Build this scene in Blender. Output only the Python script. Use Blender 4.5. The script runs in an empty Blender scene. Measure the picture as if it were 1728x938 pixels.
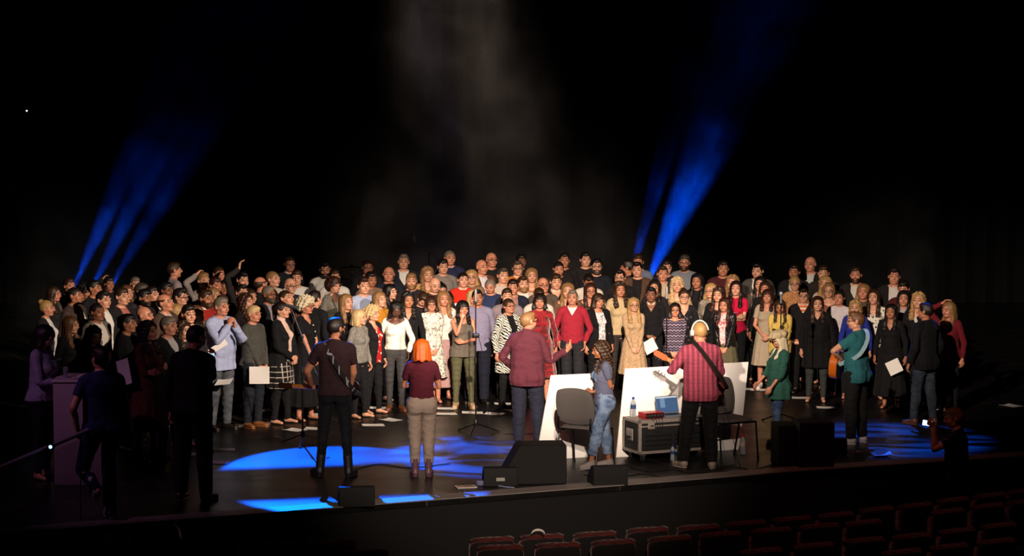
# A choir rehearsal on a dark theatre stage, seen from the balcony: camera, light, haze, then stage, people and equipment.
import bpy, math, random
import numpy as np
SC = bpy.context.scene
# ------------------------------------------------------------------ camera (focal length in pixels of the 1728 x 938 frame)
FPX, EYE, TILT = 3900., 4.7, math.atan(327 / 3900.)
cam = bpy.data.objects.new('camera', bpy.data.cameras.new('camera')); SC.collection.objects.link(cam); SC.camera = cam
cam.location = (0, 0, EYE); cam.rotation_euler = (math.pi / 2 - TILT, 0, 0); cam.data.sensor_width = 36; cam.data.lens = FPX / 1728 * 36; cam.data.clip_end = 200
def ray(px, py):
    c, s = math.cos(TILT), math.sin(TILT); u = 469 - py; return np.array((px - 864, FPX * c + u * s, -FPX * s + u * c))
def at(px, py, z=0.):
    r = ray(px, py); t = (z - EYE) / r[2]; return np.array((r[0] * t, r[1] * t, z))
def at_d(px, py, d):                    # the point of a line of sight at horizontal distance d
    r = ray(px, py); t = d / r[1]; return np.array((r[0] * t, d, EYE + r[2] * t))
SC.view_settings.view_transform = 'Standard'; SC.view_settings.look = 'None'; SC.view_settings.exposure = 0; SC.view_settings.gamma = 1; SC.view_settings.use_curve_mapping = False
SC.cycles.use_denoising = True; SC.cycles.max_bounces = 4; SC.cycles.diffuse_bounces = 2; SC.cycles.glossy_bounces = 2; SC.cycles.volume_bounces = 0; SC.cycles.transparent_max_bounces = 4
SC.cycles.volume_step_rate = 1.0; SC.cycles.volume_max_steps = 64; SC.cycles.caustics_reflective = False; SC.cycles.caustics_refractive = False; SC.cycles.sample_clamp_indirect = 3
W = bpy.data.worlds.new('hall_darkness'); SC.world = W; W.use_nodes = True; W.node_tree.nodes['Background'].inputs[0].default_value = (.5, .5, .7, 1); W.node_tree.nodes['Background'].inputs[1].default_value = .0
# ------------------------------------------------------------------ stage lighting
def spot(name, loc, aim, power, color, angle, blend=.5, size=.15, gobo=None):
    L = bpy.data.lights.new(name, 'SPOT'); L.energy = power; L.color = color; L.spot_size = math.radians(angle); L.spot_blend = blend; L.shadow_soft_size = size
    o = bpy.data.objects.new(name, L); SC.collection.objects.link(o); o.location = loc
    d = np.array(aim, float) - np.array(loc, float); d /= np.linalg.norm(d)
    from mathutils import Vector
    o.rotation_euler = Vector(d).to_track_quat('-Z', 'Y').to_euler()
    if gobo: gobo(L)
    return o
def gobo(scale=6., dist=3., lo=.45, hi=.6, kind='wave', seed=0., rotz=0., sq=(1, 1, 1)):
    """a patterned metal disc in the lamp: the pattern is taken from the direction of each ray"""
    def f(L):
        L.use_nodes = True; t = L.node_tree; n = t.nodes; em = n['Emission']
        tc = n.new('ShaderNodeTexCoord'); sp = n.new('ShaderNodeSeparateXYZ'); t.links.new(tc.outputs['Normal'], sp.inputs[0]); cb = n.new('ShaderNodeCombineXYZ')
        for i in (0, 1):
            d = n.new('ShaderNodeMath'); d.operation = 'DIVIDE'; t.links.new(sp.outputs[i], d.inputs[0]); t.links.new(sp.outputs[2], d.inputs[1]); t.links.new(d.outputs[0], cb.inputs[i])
        mp = n.new('ShaderNodeMapping'); mp.inputs['Location'].default_value = (seed, seed * .7, 0); mp.inputs['Rotation'].default_value = (0, 0, rotz); mp.inputs['Scale'].default_value = sq; t.links.new(cb.outputs[0], mp.inputs[0])
        if kind == 'wave':
            w = n.new('ShaderNodeTexWave'); w.inputs['Scale'].default_value = scale; w.inputs['Distortion'].default_value = dist; w.inputs['Detail'].default_value = 1; w.wave_type = 'RINGS'
        else:
            w = n.new('ShaderNodeTexNoise'); w.inputs['Scale'].default_value = scale; w.inputs['Detail'].default_value = 2; w.inputs['Distortion'].default_value = dist
        t.links.new(mp.outputs[0], w.inputs['Vector']); r = n.new('ShaderNodeMapRange'); r.interpolation_type = 'SMOOTHSTEP'
        r.inputs['From Min'].default_value = lo; r.inputs['From Max'].default_value = hi; t.links.new(w.outputs['Fac'], r.inputs['Value']); t.links.new(r.outputs[0], em.inputs['Strength'])
    return f
WARM = (1., .80, .635); KEY = (.8, 8., 10.)
spot('front_spotlight', KEY, (.7, 33.6, 1.3), 49000, WARM, 15.5, .85)
spot('front_spotlight', (-4., 10., 9.), (5.0, 34.6, 1.4), 25000, WARM, 15, .9)
spot('front_spotlight', (8., 15., 8.5), (-4.2, 33.2, 1.5), 23000, WARM, 19, .8)
spot('front_spotlight', (1.5, 6., 9.), (-.1, 28.4, .9), 13000, WARM, 17, .8)
BLUE = (0., .11, 1.); DEEP = (0., .075, 1.)
spot('blue_floor_spotlight', (-5.5, 43.5, 12.8), tuple(at(588, 804)), 105000, BLUE, 9.0, .12, .03, gobo(2.3, 1.6, .35, .62, 'wave', .015))
spot('blue_floor_spotlight', (-4.5, 43.5, 12.8), tuple(at(815, 768)), 95000, BLUE, 7, .3, .03, gobo(9., 2.5, .42, .62, 'noise', .4, 0, (1, 2, 1)))
spot('blue_floor_spotlight', (5.6, 38.5, 12.5), tuple(at(1488, 738)), 60000, BLUE, 12, .6, .03, gobo(15., 1.4, .38, .72, 'noise', .9, .5, (.6, 2.2, 1)))
# lamps standing upstage that draw beams in the haze
BEAMS = [(at_d(118, 498, 43.8), at_d(222, 270, 44.4), 13500, 14, .3), (at_d(146, 505, 44.4), at_d(262, 270, 44.8), 15000, 14, .5), (at_d(178, 500, 43.6), at_d(285, 318, 44.2), 11000, 14, .8),
         (at_d(1058, 486, 43.6), at_d(1112, 300, 44.1), 24000, 11, .7), (at_d(1088, 488, 44.2), at_d(1170, 300, 44.6), 56000, 21, .2)]
for p_, a_, e_, w_, s_ in BEAMS: spot('beam_light', tuple(p_), tuple(a_), e_, DEEP, w_, 1., .03, gobo(12., .6, .28, .62, 'noise', s_, s_))
spot('overhead_spotlight', tuple(at_d(745, -330, 44.6)), tuple(at_d(800, 200, 44.8)), 4300, (1, .74, .58), 50, 1., .1, gobo(5, 1.5, .3, .75, 'noise', .2))
spot('overhead_spotlight', tuple(at_d(690, -300, 44.6)), tuple(at_d(735, 200, 44.8)), 800, (.10, .10, 1.), 14, 1., .1)
spot('seat_fill_light', (3., 22.5, 9), (3.0, 24.6, -.4), 330, (1., .30, .24), 75, 1.)  # unseen reddish fill, added so the seat tops catch light
spot('side_spotlight', (-8.5, 22, 6), (-5., 26.3, .8), 330, (.80, .36, .72), 36, .8)
# ------------------------------------------------------------------ materials
def srgb(h):
    if isinstance(h, str): h = [int(h[i:i + 2], 16) / 255 for i in (0, 2, 4)]
    return tuple((c / 12.92 if c <= .04045 else ((c + .055) / 1.055) ** 2.4) for c in h) + (1,)
class Nodes:
    def __init__(s, name):
        s.m = bpy.data.materials.new(name); s.m.use_nodes = True; s.t = s.m.node_tree; s.n = s.t.nodes; s.b = s.n['Principled BSDF']; s.co = None
    def new(s, t, **kw):
        n = s.n.new(t)
        for k, v in kw.items():
            if hasattr(n, k) and k not in n.inputs: setattr(n, k, v)
            else: n.inputs[k].default_value = v
        return n
    def link(s, a, b): s.t.links.new(a, b)
    def coord(s, scale=(1, 1, 1), rot=(0, 0, 0)):
        if s.co is None: s.co = s.new('ShaderNodeTexCoord').outputs['Object']
        mp = s.new('ShaderNodeMapping'); mp.inputs['Scale'].default_value = scale; mp.inputs['Rotation'].default_value = rot; s.link(s.co, mp.inputs[0]); return mp.outputs[0]
    def noise(s, scale, co=None, detail=2, **kw):
        n = s.new('ShaderNodeTexNoise', Scale=scale, Detail=detail, **kw); s.link(co or s.coord(), n.inputs['Vector']); return n.outputs['Fac']
    def step(s, v, lo, hi):
        r = s.new('ShaderNodeMapRange', interpolation_type='SMOOTHSTEP'); r.inputs['From Min'].default_value = lo; r.inputs['From Max'].default_value = hi; s.link(v, r.inputs['Value']); return r.outputs[0]
    def mixc(s, f, a, b):
        n = s.new('ShaderNodeMix', data_type='RGBA')
        for v, i in ((f, 0), (a, 6), (b, 7)):
            if hasattr(v, 'is_output'): s.link(v, n.inputs[i])
            else: n.inputs[i].default_value = v
        return n.outputs[2]
    def math(s, op, a, b=0.):
        n = s.new('ShaderNodeMath', operation=op)
        for i, v in enumerate((a, b)):
            if hasattr(v, 'is_output'): s.link(v, n.inputs[i])
            else: n.inputs[i].default_value = v
        return n.outputs[0]
    def col(s, v):
        if hasattr(v, 'is_output'): s.link(v, s.b.inputs['Base Color'])
        else: s.b.inputs['Base Color'].default_value = v
    def bump(s, h, strength=.3, dist=.01):
        n = s.new('ShaderNodeBump', Strength=strength, Distance=dist); s.link(h, n.inputs['Height']); s.link(n.outputs[0], s.b.inputs['Normal'])
    def set(s, **kw):
        for k, v in kw.items(): s.b.inputs[k.replace('_', ' ')].default_value = v
        return s
MATS = {}
def plain(col, rough=.5, metal=0., name='plain', noise=0., **kw):
    key = ('p', col, rough, metal, noise, str(kw))
    if key not in MATS:
        N = Nodes(name + '_' + str(col)); N.set(Roughness=rough, Metallic=metal, **kw); c = srgb(col)
        if noise:
            f = N.noise(noise, detail=4); N.col(N.mixc(f, c, tuple(v * .6 for v in c[:3]) + (1,))); N.bump(f, .15, .002)
        else: N.col(c)
        MATS[key] = N.m
    return MATS[key]
SKIN = {'fair': 'd8a486', 'pink': 'cc8f72', 'tan': 'b57c5c', 'olive': 'a26c4c', 'dark': '5a3828', 'brown': '8a5a40'}
def skin_mat(tone):
    key = ('skin', tone)
    if key not in MATS:
        N = Nodes('skin_' + tone); c = srgb(SKIN[tone]); N.set(Roughness=.48); N.b.inputs['Subsurface Weight'].default_value = 0
        f = N.noise(30, detail=3); a = N.mixc(f, c, (c[0] * .9, c[1] * .72, c[2] * .70, 1))
        at = N.new('ShaderNodeAttribute', attribute_name='feature'); sp = N.new('ShaderNodeSeparateColor'); N.link(at.outputs['Color'], sp.inputs[0])
        a = N.mixc(sp.outputs[0], a, (c[0] * .62, c[1] * .30, c[2] * .30, 1)); a = N.mixc(sp.outputs[1], a, (.035, .02, .012, 1)); a = N.mixc(sp.outputs[2], a, (.55, .5, .46, 1))
        N.col(a); N.bump(N.noise(220), .12, .001); MATS[key] = N.m
    return MATS[key]
HAIR = {'black': '0e0b0a', 'dark': '1c120d', 'brown': '35200f', 'auburn': '36190f', 'lightbrown': '6b452a', 'blond': 'b08a55', 'fairhair': 'cfae7c', 'platinum': 'e0cfae', 'ginger': 'e0621a', 'grey': '7c6e60', 'darkgrey': '43392f', 'white': 'cfc8be', 'sandy': '8f6a42'}
def hair_mat(c):
    key = ('hair', c)
    if key not in MATS:
        N = Nodes('hair_' + c); k = srgb(HAIR[c]); N.set(Roughness=.42); f = N.noise(1, N.coord((170, 170, 14)), 3)
        N.col(N.mixc(f, tuple(min(1, v * 1.35) for v in k[:3]) + (1,), tuple(v * .45 for v in k[:3]) + (1,))); N.bump(f, .8, .006); MATS[key] = N.m
    return MATS[key]
def cloth(col, pat='plain', col2='202020'):
    key = ('cloth', col, pat, col2)
    if key in MATS: return MATS[key]
    N = Nodes('cloth_' + pat); a, b = srgb(col), srgb(col2); N.set(Roughness=.85); N.b.inputs['Sheen Weight'].default_value = .02; N.b.inputs['Specular IOR Level'].default_value = .22
    wr = N.noise(1, N.coord((9, 9, 16), (.3, .2, 0)), 3, Distortion=.8); fine = .0; c = a; ht = wr; st = .55
    if pat == 'plain': c = N.mixc(N.noise(60), a, tuple(v * .82 for v in a[:3]) + (1,))
    elif pat in ('knit', 'tweed', 'heather'):
        n = N.step(N.noise(150 if pat != 'tweed' else 90), .42, .58); k = {'knit': .75, 'heather': .6, 'tweed': .45}[pat]; c = N.mixc(n, a, tuple(v * k for v in a[:3]) + (1,))
    elif pat == 'zebra':
        w = N.new('ShaderNodeTexWave', Scale=11., Distortion=9., Detail=2.); w.inputs['Detail Scale'].default_value = 1.1; N.link(N.coord((1.1, .6, .75), (0, .9, 0)), w.inputs['Vector']); c = N.mixc(N.step(w.outputs['Fac'], .40, .50), b, a)
    elif pat == 'dots':
        v = N.new('ShaderNodeTexVoronoi', Scale=17.); v.inputs['Randomness'].default_value = .25; N.link(N.coord((1, .6, 1)), v.inputs['Vector']); c = N.mixc(N.step(v.outputs['Distance'], .27, .33), b, a)
    elif pat == 'ringdots':
        v = N.new('ShaderNodeTexVoronoi', Scale=19.); v.inputs['Randomness'].default_value = .3; N.link(N.coord((1, .5, 1)), v.inputs['Vector']); d = v.outputs['Distance']; c = N.mixc(N.math('MULTIPLY', N.step(d, .18, .22), N.math('SUBTRACT', 1., N.step(d, .40, .44))), a, b)
    elif pat == 'sunflower':
        v = N.new('ShaderNodeTexVoronoi', Scale=6.); v.inputs['Randomness'].default_value = .6; N.link(N.coord((1, .6, 1)), v.inputs['Vector']); c = N.mixc(N.step(v.outputs['Distance'], .24, .28), b, a)
    elif pat in ('floral', 'smallfloral', 'leopard'):
        sc = {'floral': 15., 'smallfloral': 42., 'leopard': 34.}[pat]; n = N.new('ShaderNodeTexVoronoi', Scale=sc, feature='F1'); N.link(N.coord(), n.inputs['Vector']); q = N.noise(sc * 2.2, detail=3); f = N.math('ADD', n.outputs['Distance'], N.math('MULTIPLY', q, .55)); c = N.mixc(N.step(f, .48, .56), b, a)
    elif pat == 'print':
        n = N.noise(17, detail=4, Distortion=2.2); c = N.mixc(N.math('MULTIPLY', N.step(n, .53, .57), N.math('SUBTRACT', 1., N.step(n, .60, .66))), a, b)
    elif pat == 'plaid':
        o = N.coord((1, 1, 1)); s = N.new('ShaderNodeSeparateXYZ'); N.link(o, s.inputs[0]); m = None
        for i in (0, 2):
            w = N.step(N.math('FRACT', N.math('MULTIPLY', s.outputs[i], 13.)), .80, .86); m = w if m is None else N.math('MAXIMUM', m, w)
        c = N.mixc(m, a, b)
    elif pat == 'vstripe':
        o = N.coord(); s = N.new('ShaderNodeSeparateXYZ'); N.link(o, s.inputs[0]); f = N.math('FRACT', N.math('MULTIPLY', s.outputs[0], 17.)); f2 = N.math('FRACT', N.math('MULTIPLY', s.outputs[2], 22.))
        c = N.mixc(N.step(f, .42, .5), a, b); c = N.mixc(N.math('MULTIPLY', N.step(f2, .75, .8), .35), c, b)
    elif pat == 'hstripe':
        o = N.coord(); s = N.new('ShaderNodeSeparateXYZ'); N.link(o, s.inputs[0]); f = N.math('FRACT', N.math('MULTIPLY', s.outputs[2], 16.)); c = N.mixc(N.step(f, .45, .52), a, b)
    elif pat == 'wavestripe':
        o = N.coord(); s = N.new('ShaderNodeSeparateXYZ'); N.link(o, s.inputs[0]); z = N.math('ADD', N.math('MULTIPLY', s.outputs[2], 21.), N.math('MULTIPLY', N.math('SINE', N.math('MULTIPLY', s.outputs[0], 95.)), .22)); f = N.math('FRACT', z)
        c = N.mixc(N.step(f, .62, .72), a, b); c = N.mixc(N.math('MULTIPLY', N.step(N.math('FRACT', N.math('MULTIPLY', z, .5)), .7, .8), .5), c, srgb('0a0a12'))
    elif pat == 'chestband':                # red jumper with one pale band round the waist
        o = N.coord(); s = N.new('ShaderNodeSeparateXYZ'); N.link(o, s.inputs[0]); c = N.mixc(N.math('MULTIPLY', N.step(s.outputs[2], 1.235, 1.238), N.math('SUBTRACT', 1., N.step(s.outputs[2], 1.275, 1.278))), a, b)
        c = N.mixc(N.step(s.outputs[2], 1.235, 1.237), srgb('15151a'), c)
    elif pat == 'satin': N.set(Roughness=.32); N.b.inputs['Sheen Weight'].default_value = 0; st = .8
    elif pat == 'leather': N.set(Roughness=.28); N.b.inputs['Sheen Weight'].default_value = 0; st = .8
    elif pat == 'velvet': c = N.mixc(N.step(wr, .4, .6), a, tuple(v * .35 for v in a[:3]) + (1,)); N.b.inputs['Sheen Weight'].default_value = .8; st = .9
    elif pat == 'denim': n = N.noise(9, detail=4); c = N.mixc(N.step(n, .35, .65), a, b); c = N.mixc(N.math('MULTIPLY', N.noise(300), .3), c, srgb('0a0f18'))
    N.col(c); N.bump(ht, st, .035); MATS[key] = N.m; return N.m
# ------------------------------------------------------------------ people: implicit-surface body, clothes and hair, posed by bones
f32 = np.float32
LOD = [0]                                # 0: people seen in full, 1: people half hidden in the rows behind
class Fld:
    def __init__(s, xs, ys, zs):
        s.xs, s.ys, s.zs = [np.asarray(a, f32) for a in (xs, ys, zs)]
        s.F = np.full((len(xs), len(ys), len(zs)), 0.5, f32)
    def blk(s, lo, hi):
        sl = []
        for a, l, h in zip((s.xs, s.ys, s.zs), lo, hi):
            i = max(int(np.searchsorted(a, l)) - 1, 0); j = min(int(np.searchsorted(a, h)) + 1, len(a))
            if j <= i: return None
            sl.append(slice(i, j))
        return tuple(sl)
    def co(s, sl):
        return s.xs[sl[0]][:, None, None], s.ys[sl[1]][None, :, None], s.zs[sl[2]][None, None, :]
    def mix(s, sl, d, k, sub=False):
        f = s.F[sl]
        if sub:
            d = -d; h = np.clip(.5 - .5 * (f - d) / k, 0, 1); s.F[sl] = f * (1 - h) + d * h + k * h * (1 - h)
        else:
            h = np.clip(.5 + .5 * (f - d) / k, 0, 1); s.F[sl] = f * (1 - h) + d * h - k * h * (1 - h)
    def cap(s, a, b, ra, rb, k=.01, sym=False, sub=False, flat=1.0):
        a = np.array(a, float); b = np.array(b, float); m = max(ra, rb) + k * 1.5 + .02
        sl = s.blk(np.minimum(a, b) - m, np.maximum(a, b) + m)
        if sl:
            x, y, z = s.co(sl); d = b - a; L = float(d @ d) + 1e-9
            t = np.clip(((x - a[0]) * d[0] + (y - a[1]) * d[1] + (z - a[2]) * d[2]) / L, 0, 1)
            q = np.sqrt((x - a[0] - t * d[0]) ** 2 + ((y - a[1] - t * d[1]) / flat) ** 2 + (z - a[2] - t * d[2]) ** 2) - (ra + (rb - ra) * t)
            s.mix(sl, q, k, sub)
        if sym:
            s.cap((-a[0], a[1], a[2]), (-b[0], b[1], b[2]), ra, rb, k, False, sub, flat)
    def ell(s, c, r, k=.01, sym=False, sub=False):
        c = np.array(c, float); r = np.array(r, float); m = r + k * 1.5 + .02
        sl = s.blk(c - m, c + m)
        if sl:
            x, y, z = s.co(sl)
            q = (np.sqrt(((x - c[0]) / r[0]) ** 2 + ((y - c[1]) / r[1]) ** 2 + ((z - c[2]) / r[2]) ** 2) - 1) * float(r.min())
            s.mix(sl, q, k, sub)
        if sym: s.ell((-c[0], c[1], c[2]), r, k, False, sub)
    def prof(s, tab, off=0., k=.02, z0=None, z1=None):
        t = np.array(tab, float); z0 = t[0, 0] if z0 is None else z0; z1 = t[-1, 0] if z1 is None else z1
        sl = s.blk((-9, -9, z0 - .06), (9, 9, z1 + .06)); x, y, z = s.co(sl)
        a = np.interp(z, t[:, 0], t[:, 1]) + off; b = np.interp(z, t[:, 0], t[:, 2]) + off; yc = np.interp(z, t[:, 0], t[:, 3])
        q = (((np.abs(x) / a) ** 2.3 + (np.abs(y - yc) / b) ** 2.3) ** (1 / 2.3) - 1) * np.minimum(a, b)
        q = np.maximum(q, np.maximum(z0 - z, z - z1)); s.mix(sl, q.astype(f32), k)
    def cut(s, fn):                      # keep where fn < 0
        x, y, z = s.co((slice(None),) * 3); s.F = np.maximum(s.F, fn(x, y, z)).astype(f32)
    def join(s, o, k=.02):
        s.mix((slice(None),) * 3, o.F, k)
    def net(s):
        F = s.F; ins = F < 0; nx, ny, nz = F.shape
        c = np.zeros((nx - 1, ny - 1, nz - 1), np.int8)
        for i in (0, 1):
            for j in (0, 1):
                for k in (0, 1): c += ins[i:nx - 1 + i, j:ny - 1 + j, k:nz - 1 + k]
        m = (c > 0) & (c < 8); I, J, K = np.nonzero(m)
        idx = np.full(m.shape, -1, np.int64); idx[I, J, K] = np.arange(len(I))
        acc = np.zeros((len(I), 3)); n = np.zeros(len(I))
        cs = [(i, j, k) for i in (0, 1) for j in (0, 1) for k in (0, 1)]
        for a in cs:
            for ax in range(3):
                if a[ax]: continue
                b = list(a); b[ax] = 1
                f0 = F[I + a[0], J + a[1], K + a[2]]; f1 = F[I + b[0], J + b[1], K + b[2]]
                w = (f0 < 0) != (f1 < 0); t = np.where(w, f0 / np.where(w, f0 - f1, 1), 0)
                for d in range(3): acc[:, d] += np.where(w, a[d] + (t if d == ax else 0), 0)
                n += w
        acc /= n[:, None]
        V = np.stack([np.interp(g + acc[:, d], np.arange(len(ar)), ar) for d, (g, ar) in enumerate(((I, s.xs), (J, s.ys), (K, s.zs)))], 1)
        Q = []
        for ax in range(3):
            o = [i for i in range(3) if i != ax]
            A = np.take(ins, range(0, ins.shape[ax] - 1), ax); B = np.take(ins, range(1, ins.shape[ax]), ax)
            e = np.nonzero(A != B); e = [np.array(q) for q in e]; fl = A[tuple(e)]
            ok = (e[o[0]] > 0) & (e[o[1]] > 0) & (e[o[0]] < m.shape[o[0]]) & (e[o[1]] < m.shape[o[1]])
            e = [q[ok] for q in e]; fl = fl[ok]; P = []
            for u, v in ((-1, -1), (0, -1), (0, 0), (-1, 0)):
                g = [q.copy() for q in e]; g[o[0]] += u; g[o[1]] += v; P.append(idx[g[0], g[1], g[2]])
            q = np.stack(P, 1); rev = fl if ax == 1 else ~fl
            q[rev] = q[rev][:, ::-1]; Q.append(q)
        return V, np.concatenate(Q)

def vnormals(V, Q):
    n = np.cross(V[Q[:, 2]] - V[Q[:, 0]], V[Q[:, 3]] - V[Q[:, 1]]); N = np.zeros_like(V)
    for c in range(4): np.add.at(N, Q[:, c], n)
    return N / (np.linalg.norm(N, axis=1, keepdims=True) + 1e-12)
def relax(V, Q, it=2, lam=.5):
    A = np.concatenate([Q[:, i] for i in range(4)]); B = np.concatenate([Q[:, (i + 1) % 4] for i in range(4)])
    cnt = np.bincount(A, minlength=len(V)) + np.bincount(B, minlength=len(V))
    for _ in range(it):
        S = np.zeros_like(V)
        for d in range(3): S[:, d] = np.bincount(A, V[B, d], len(V)) + np.bincount(B, V[A, d], len(V))
        V = V * (1 - lam) + lam * S / cnt[:, None]
    return V
def bands(*seg):                        # (start, step) pairs, then end: a coordinate array with varying step
    out = []
    for (a, st), b in zip(seg[:-1], [q[0] if isinstance(q, tuple) else q for q in seg[1:]]):
        n = max(1, round((b - a) / st)); out += list(a + (b - a) * np.arange(n) / n)
    return np.array(out + [seg[-1]], f32)

AD = np.array((.643, 0, -.766)); AW = np.array((0, -1., 0)); AN = np.array((-.766, 0, -.643))
SH = {'m': .172, 'f': .155}
def skel(sex):
    sx = SH[sex]; J = {}
    J['sh'] = np.array((sx, .008, 1.402)); J['el'] = J['sh'] + AD * .285; J['wr'] = J['el'] + AD * .255 + np.array((0, -.012, 0))
    J['hip'] = np.array((.088, 0, .92)); J['kn'] = np.array((.098, -.008, .50)); J['an'] = np.array((.10, .025, .085)); J['toe'] = np.array((.112, -.13, .03))
    w = J['wr']; J['kk'] = [w + AD * l + AW * o for l, o in ((.084, .029), (.088, .0095), (.085, -.010), (.078, -.029))]
    J['md'] = [k + AD * l * .5 + AN * .003 for k, l in zip(J['kk'], (.074, .082, .076, .060))]
    J['tp'] = [k + AD * l + AN * .010 for k, l in zip(J['kk'], (.074, .082, .076, .060))]
    J['t0'] = w + AD * .018 + AW * .018; J['t1'] = J['t0'] + AD * .034 + AW * .026 + AN * .010; J['t2'] = J['t1'] + AD * .032 + AW * .010 + AN * .006
    return J
TORSO = {'m': [(.83, .135, .09, .01), (.90, .165, .108, .012), (.96, .168, .112, .01), (1.03, .155, .105, 0), (1.10, .148, .10, -.005), (1.20, .158, .112, -.008), (1.30, .174, .120, -.004), (1.38, .168, .106, .01), (1.43, .12, .082, .015), (1.475, .066, .06, .018), (1.53, .055, .056, .012)],
         'f': [(.83, .14, .092, .01), (.90, .172, .112, .014), (.96, .170, .112, .012), (1.03, .146, .098, .002), (1.09, .128, .088, -.002), (1.17, .133, .094, -.004), (1.28, .148, .104, 0), (1.37, .140, .09, .01), (1.42, .10, .072, .014), (1.465, .052, .05, .016), (1.53, .045, .047, .01)]}
def body_field(sex):
    m = sex == 'm'; h = .0062
    if LOD[0]:
        h = .0078; xs = bands((-.70, .0095), (-.49, .022), (-.10, h), (.10, .022), (.49, .0095), .70); ys = bands((-.20, .02), (-.13, h), (-.05, .012), (.12, .018), .20)
        zs = bands((-.01, .02), (.12, .035), (.78, .010), (1.02, .024), (1.49, h), 1.775)
    else:
        xs = bands((-.70, .0065), (-.49, .016), (-.10, h), (.10, .016), (.49, .0065), .70); ys = bands((-.20, .012), (-.13, h), (-.06, .009), (.12, .014), .20)
        zs = bands((-.01, .014), (.12, .022), (.78, .0075), (1.02, .016), (1.49, h), 1.775)
    F = Fld(xs, ys, zs); J = skel(sex); s = 1 if m else .86
    F.prof(TORSO[sex], 0, .03)
    F.cap((.03, .02, 1.49), (.14, .015, 1.43), .034 * s, .04 * s, .02, True)
    F.cap((.10, .01, 1.40), J['sh'], .055 * s, .054 * s, .03, True)
    if not m: F.ell((.068, -.085, 1.265), (.058, .055, .056), .03, True)
    else: F.ell((.07, -.07, 1.31), (.085, .05, .06), .03, True)
    F.cap(J['sh'], J['el'], .052 * s, .040 * s, .02, True); F.cap(J['el'], J['wr'], .041 * s, .0255 * s, .015, True)
    F.cap(J['hip'], J['kn'], .090, .057, .03, True); F.cap(J['kn'], J['an'], .053, .035, .02, True)
    F.ell((.10, .028, .37), (.047, .05, .12), .02, True); F.ell((.078, .06, .90), (.085, .075, .09), .03, True)
    F.cap((.10, .045, .045), (.112, -.12, .03), .036, .026, .02, True); F.cap((.10, .0, .05), (.09, -.11, .028), .034, .022, .02, True)
    w = J['wr']
    for k, q, t, r in zip(J['kk'], J['md'], J['tp'], (.0092, .0095, .0090, .0080)):
        F.cap(w + (k - w) * .12, k, .017 * s, .0125, .010, True); F.cap(k, q, r, r * .94, .003, True); F.cap(q, t, r * .94, r * .78, .003, True)
    F.cap(J['t0'], J['t1'], .014, .0105, .008, True); F.cap(J['t1'], J['t2'], .0105, .0085, .003, True)
    # head and face
    F.cap((0, .022, 1.44), (0, .004, 1.57), .056 if m else .046, .052 if m else .044, .02)
    F.ell((0, .012, 1.664), (.0755, .094, .085), .02); F.ell((0, -.022, 1.605), (.060, .072, .080), .02)
    F.cap((.048, -.005, 1.580), (.016, -.072, 1.546), .020 if m else .016, .014, .02, True); F.cap((-.010, -.084, 1.545), (.010, -.084, 1.545), .015, .015, .015)
    F.ell((.038, -.062, 1.610), (.025, .022, .024), .02, True)
    F.cap((.044, -.082, 1.668), (.012, -.093, 1.664), .0095, .009, .010, True)
    F.ell((.030, -.112, 1.646), (.020, .026, .0130), .008, True, True)
    F.ell((.031, -.079, 1.646), (.0145, .0145, .0125), .002, True)
    F.cap((0, -.090, 1.658), (0, -.117, 1.617), .008, .0115, .007); F.cap((.011, -.104, 1.613), (-.011, -.104, 1.613), .008, .008, .006)
    F.cap((.017, -.0885, 1.5855), (-.017, -.0885, 1.5855), .0058, .0058, .006); F.cap((.014, -.088, 1.5755), (-.014, -.088, 1.5755), .0062, .0062, .005)
    F.ell((.079, .012, 1.640), (.009, .019, .031), .006, True)
    F.cut(lambda x, y, z: (.002 - z) + 0 * x + 0 * y)
    return F
# ---- bones
FING = ('i', 'm', 'r', 'p')
def bones(sex):
    J = skel(sex); B = {'pelvis': ((0, .01, .88), (0, .01, 1.0), .15), 'spine': ((0, 0, 1.02), (0, 0, 1.16), .135), 'chest': ((0, 0, 1.2), (0, .01, 1.40), .145), 'neck': ((0, .015, 1.46), (0, .008, 1.55), .055), 'head': ((0, 0, 1.60), (0, 0, 1.70), .085)}
    def add(n, a, b, r):
        for sd, k in (('l', 1), ('r', -1)):
            M = np.array((k, 1, 1)); B[n + sd] = (np.array(a) * M, np.array(b) * M, r)
    add('uarm', J['sh'], J['el'], .05); add('farm', J['el'], J['wr'], .038); add('hand', J['wr'], J['kk'][1] * .96 + J['wr'] * .04, .032)
    add('thigh', J['hip'], J['kn'], .085); add('shin', J['kn'], J['an'], .05); add('foot', J['an'] * .9 + J['toe'] * .1, J['toe'], .04)
    for i, n in enumerate(FING): add('a' + n, J['kk'][i], J['md'][i], .0095); add('b' + n, J['md'][i], J['tp'][i], .0085)
    add('th', J['t0'] * .5 + J['t1'] * .5, J['t2'], .011)
    return B
def seg_d(P, a, b):
    a = np.array(a, float); d = np.array(b, float) - a; t = np.clip(((P - a) @ d) / (d @ d), 0, 1); return np.linalg.norm(P - a - t[:, None] * d, axis=1)
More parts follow.
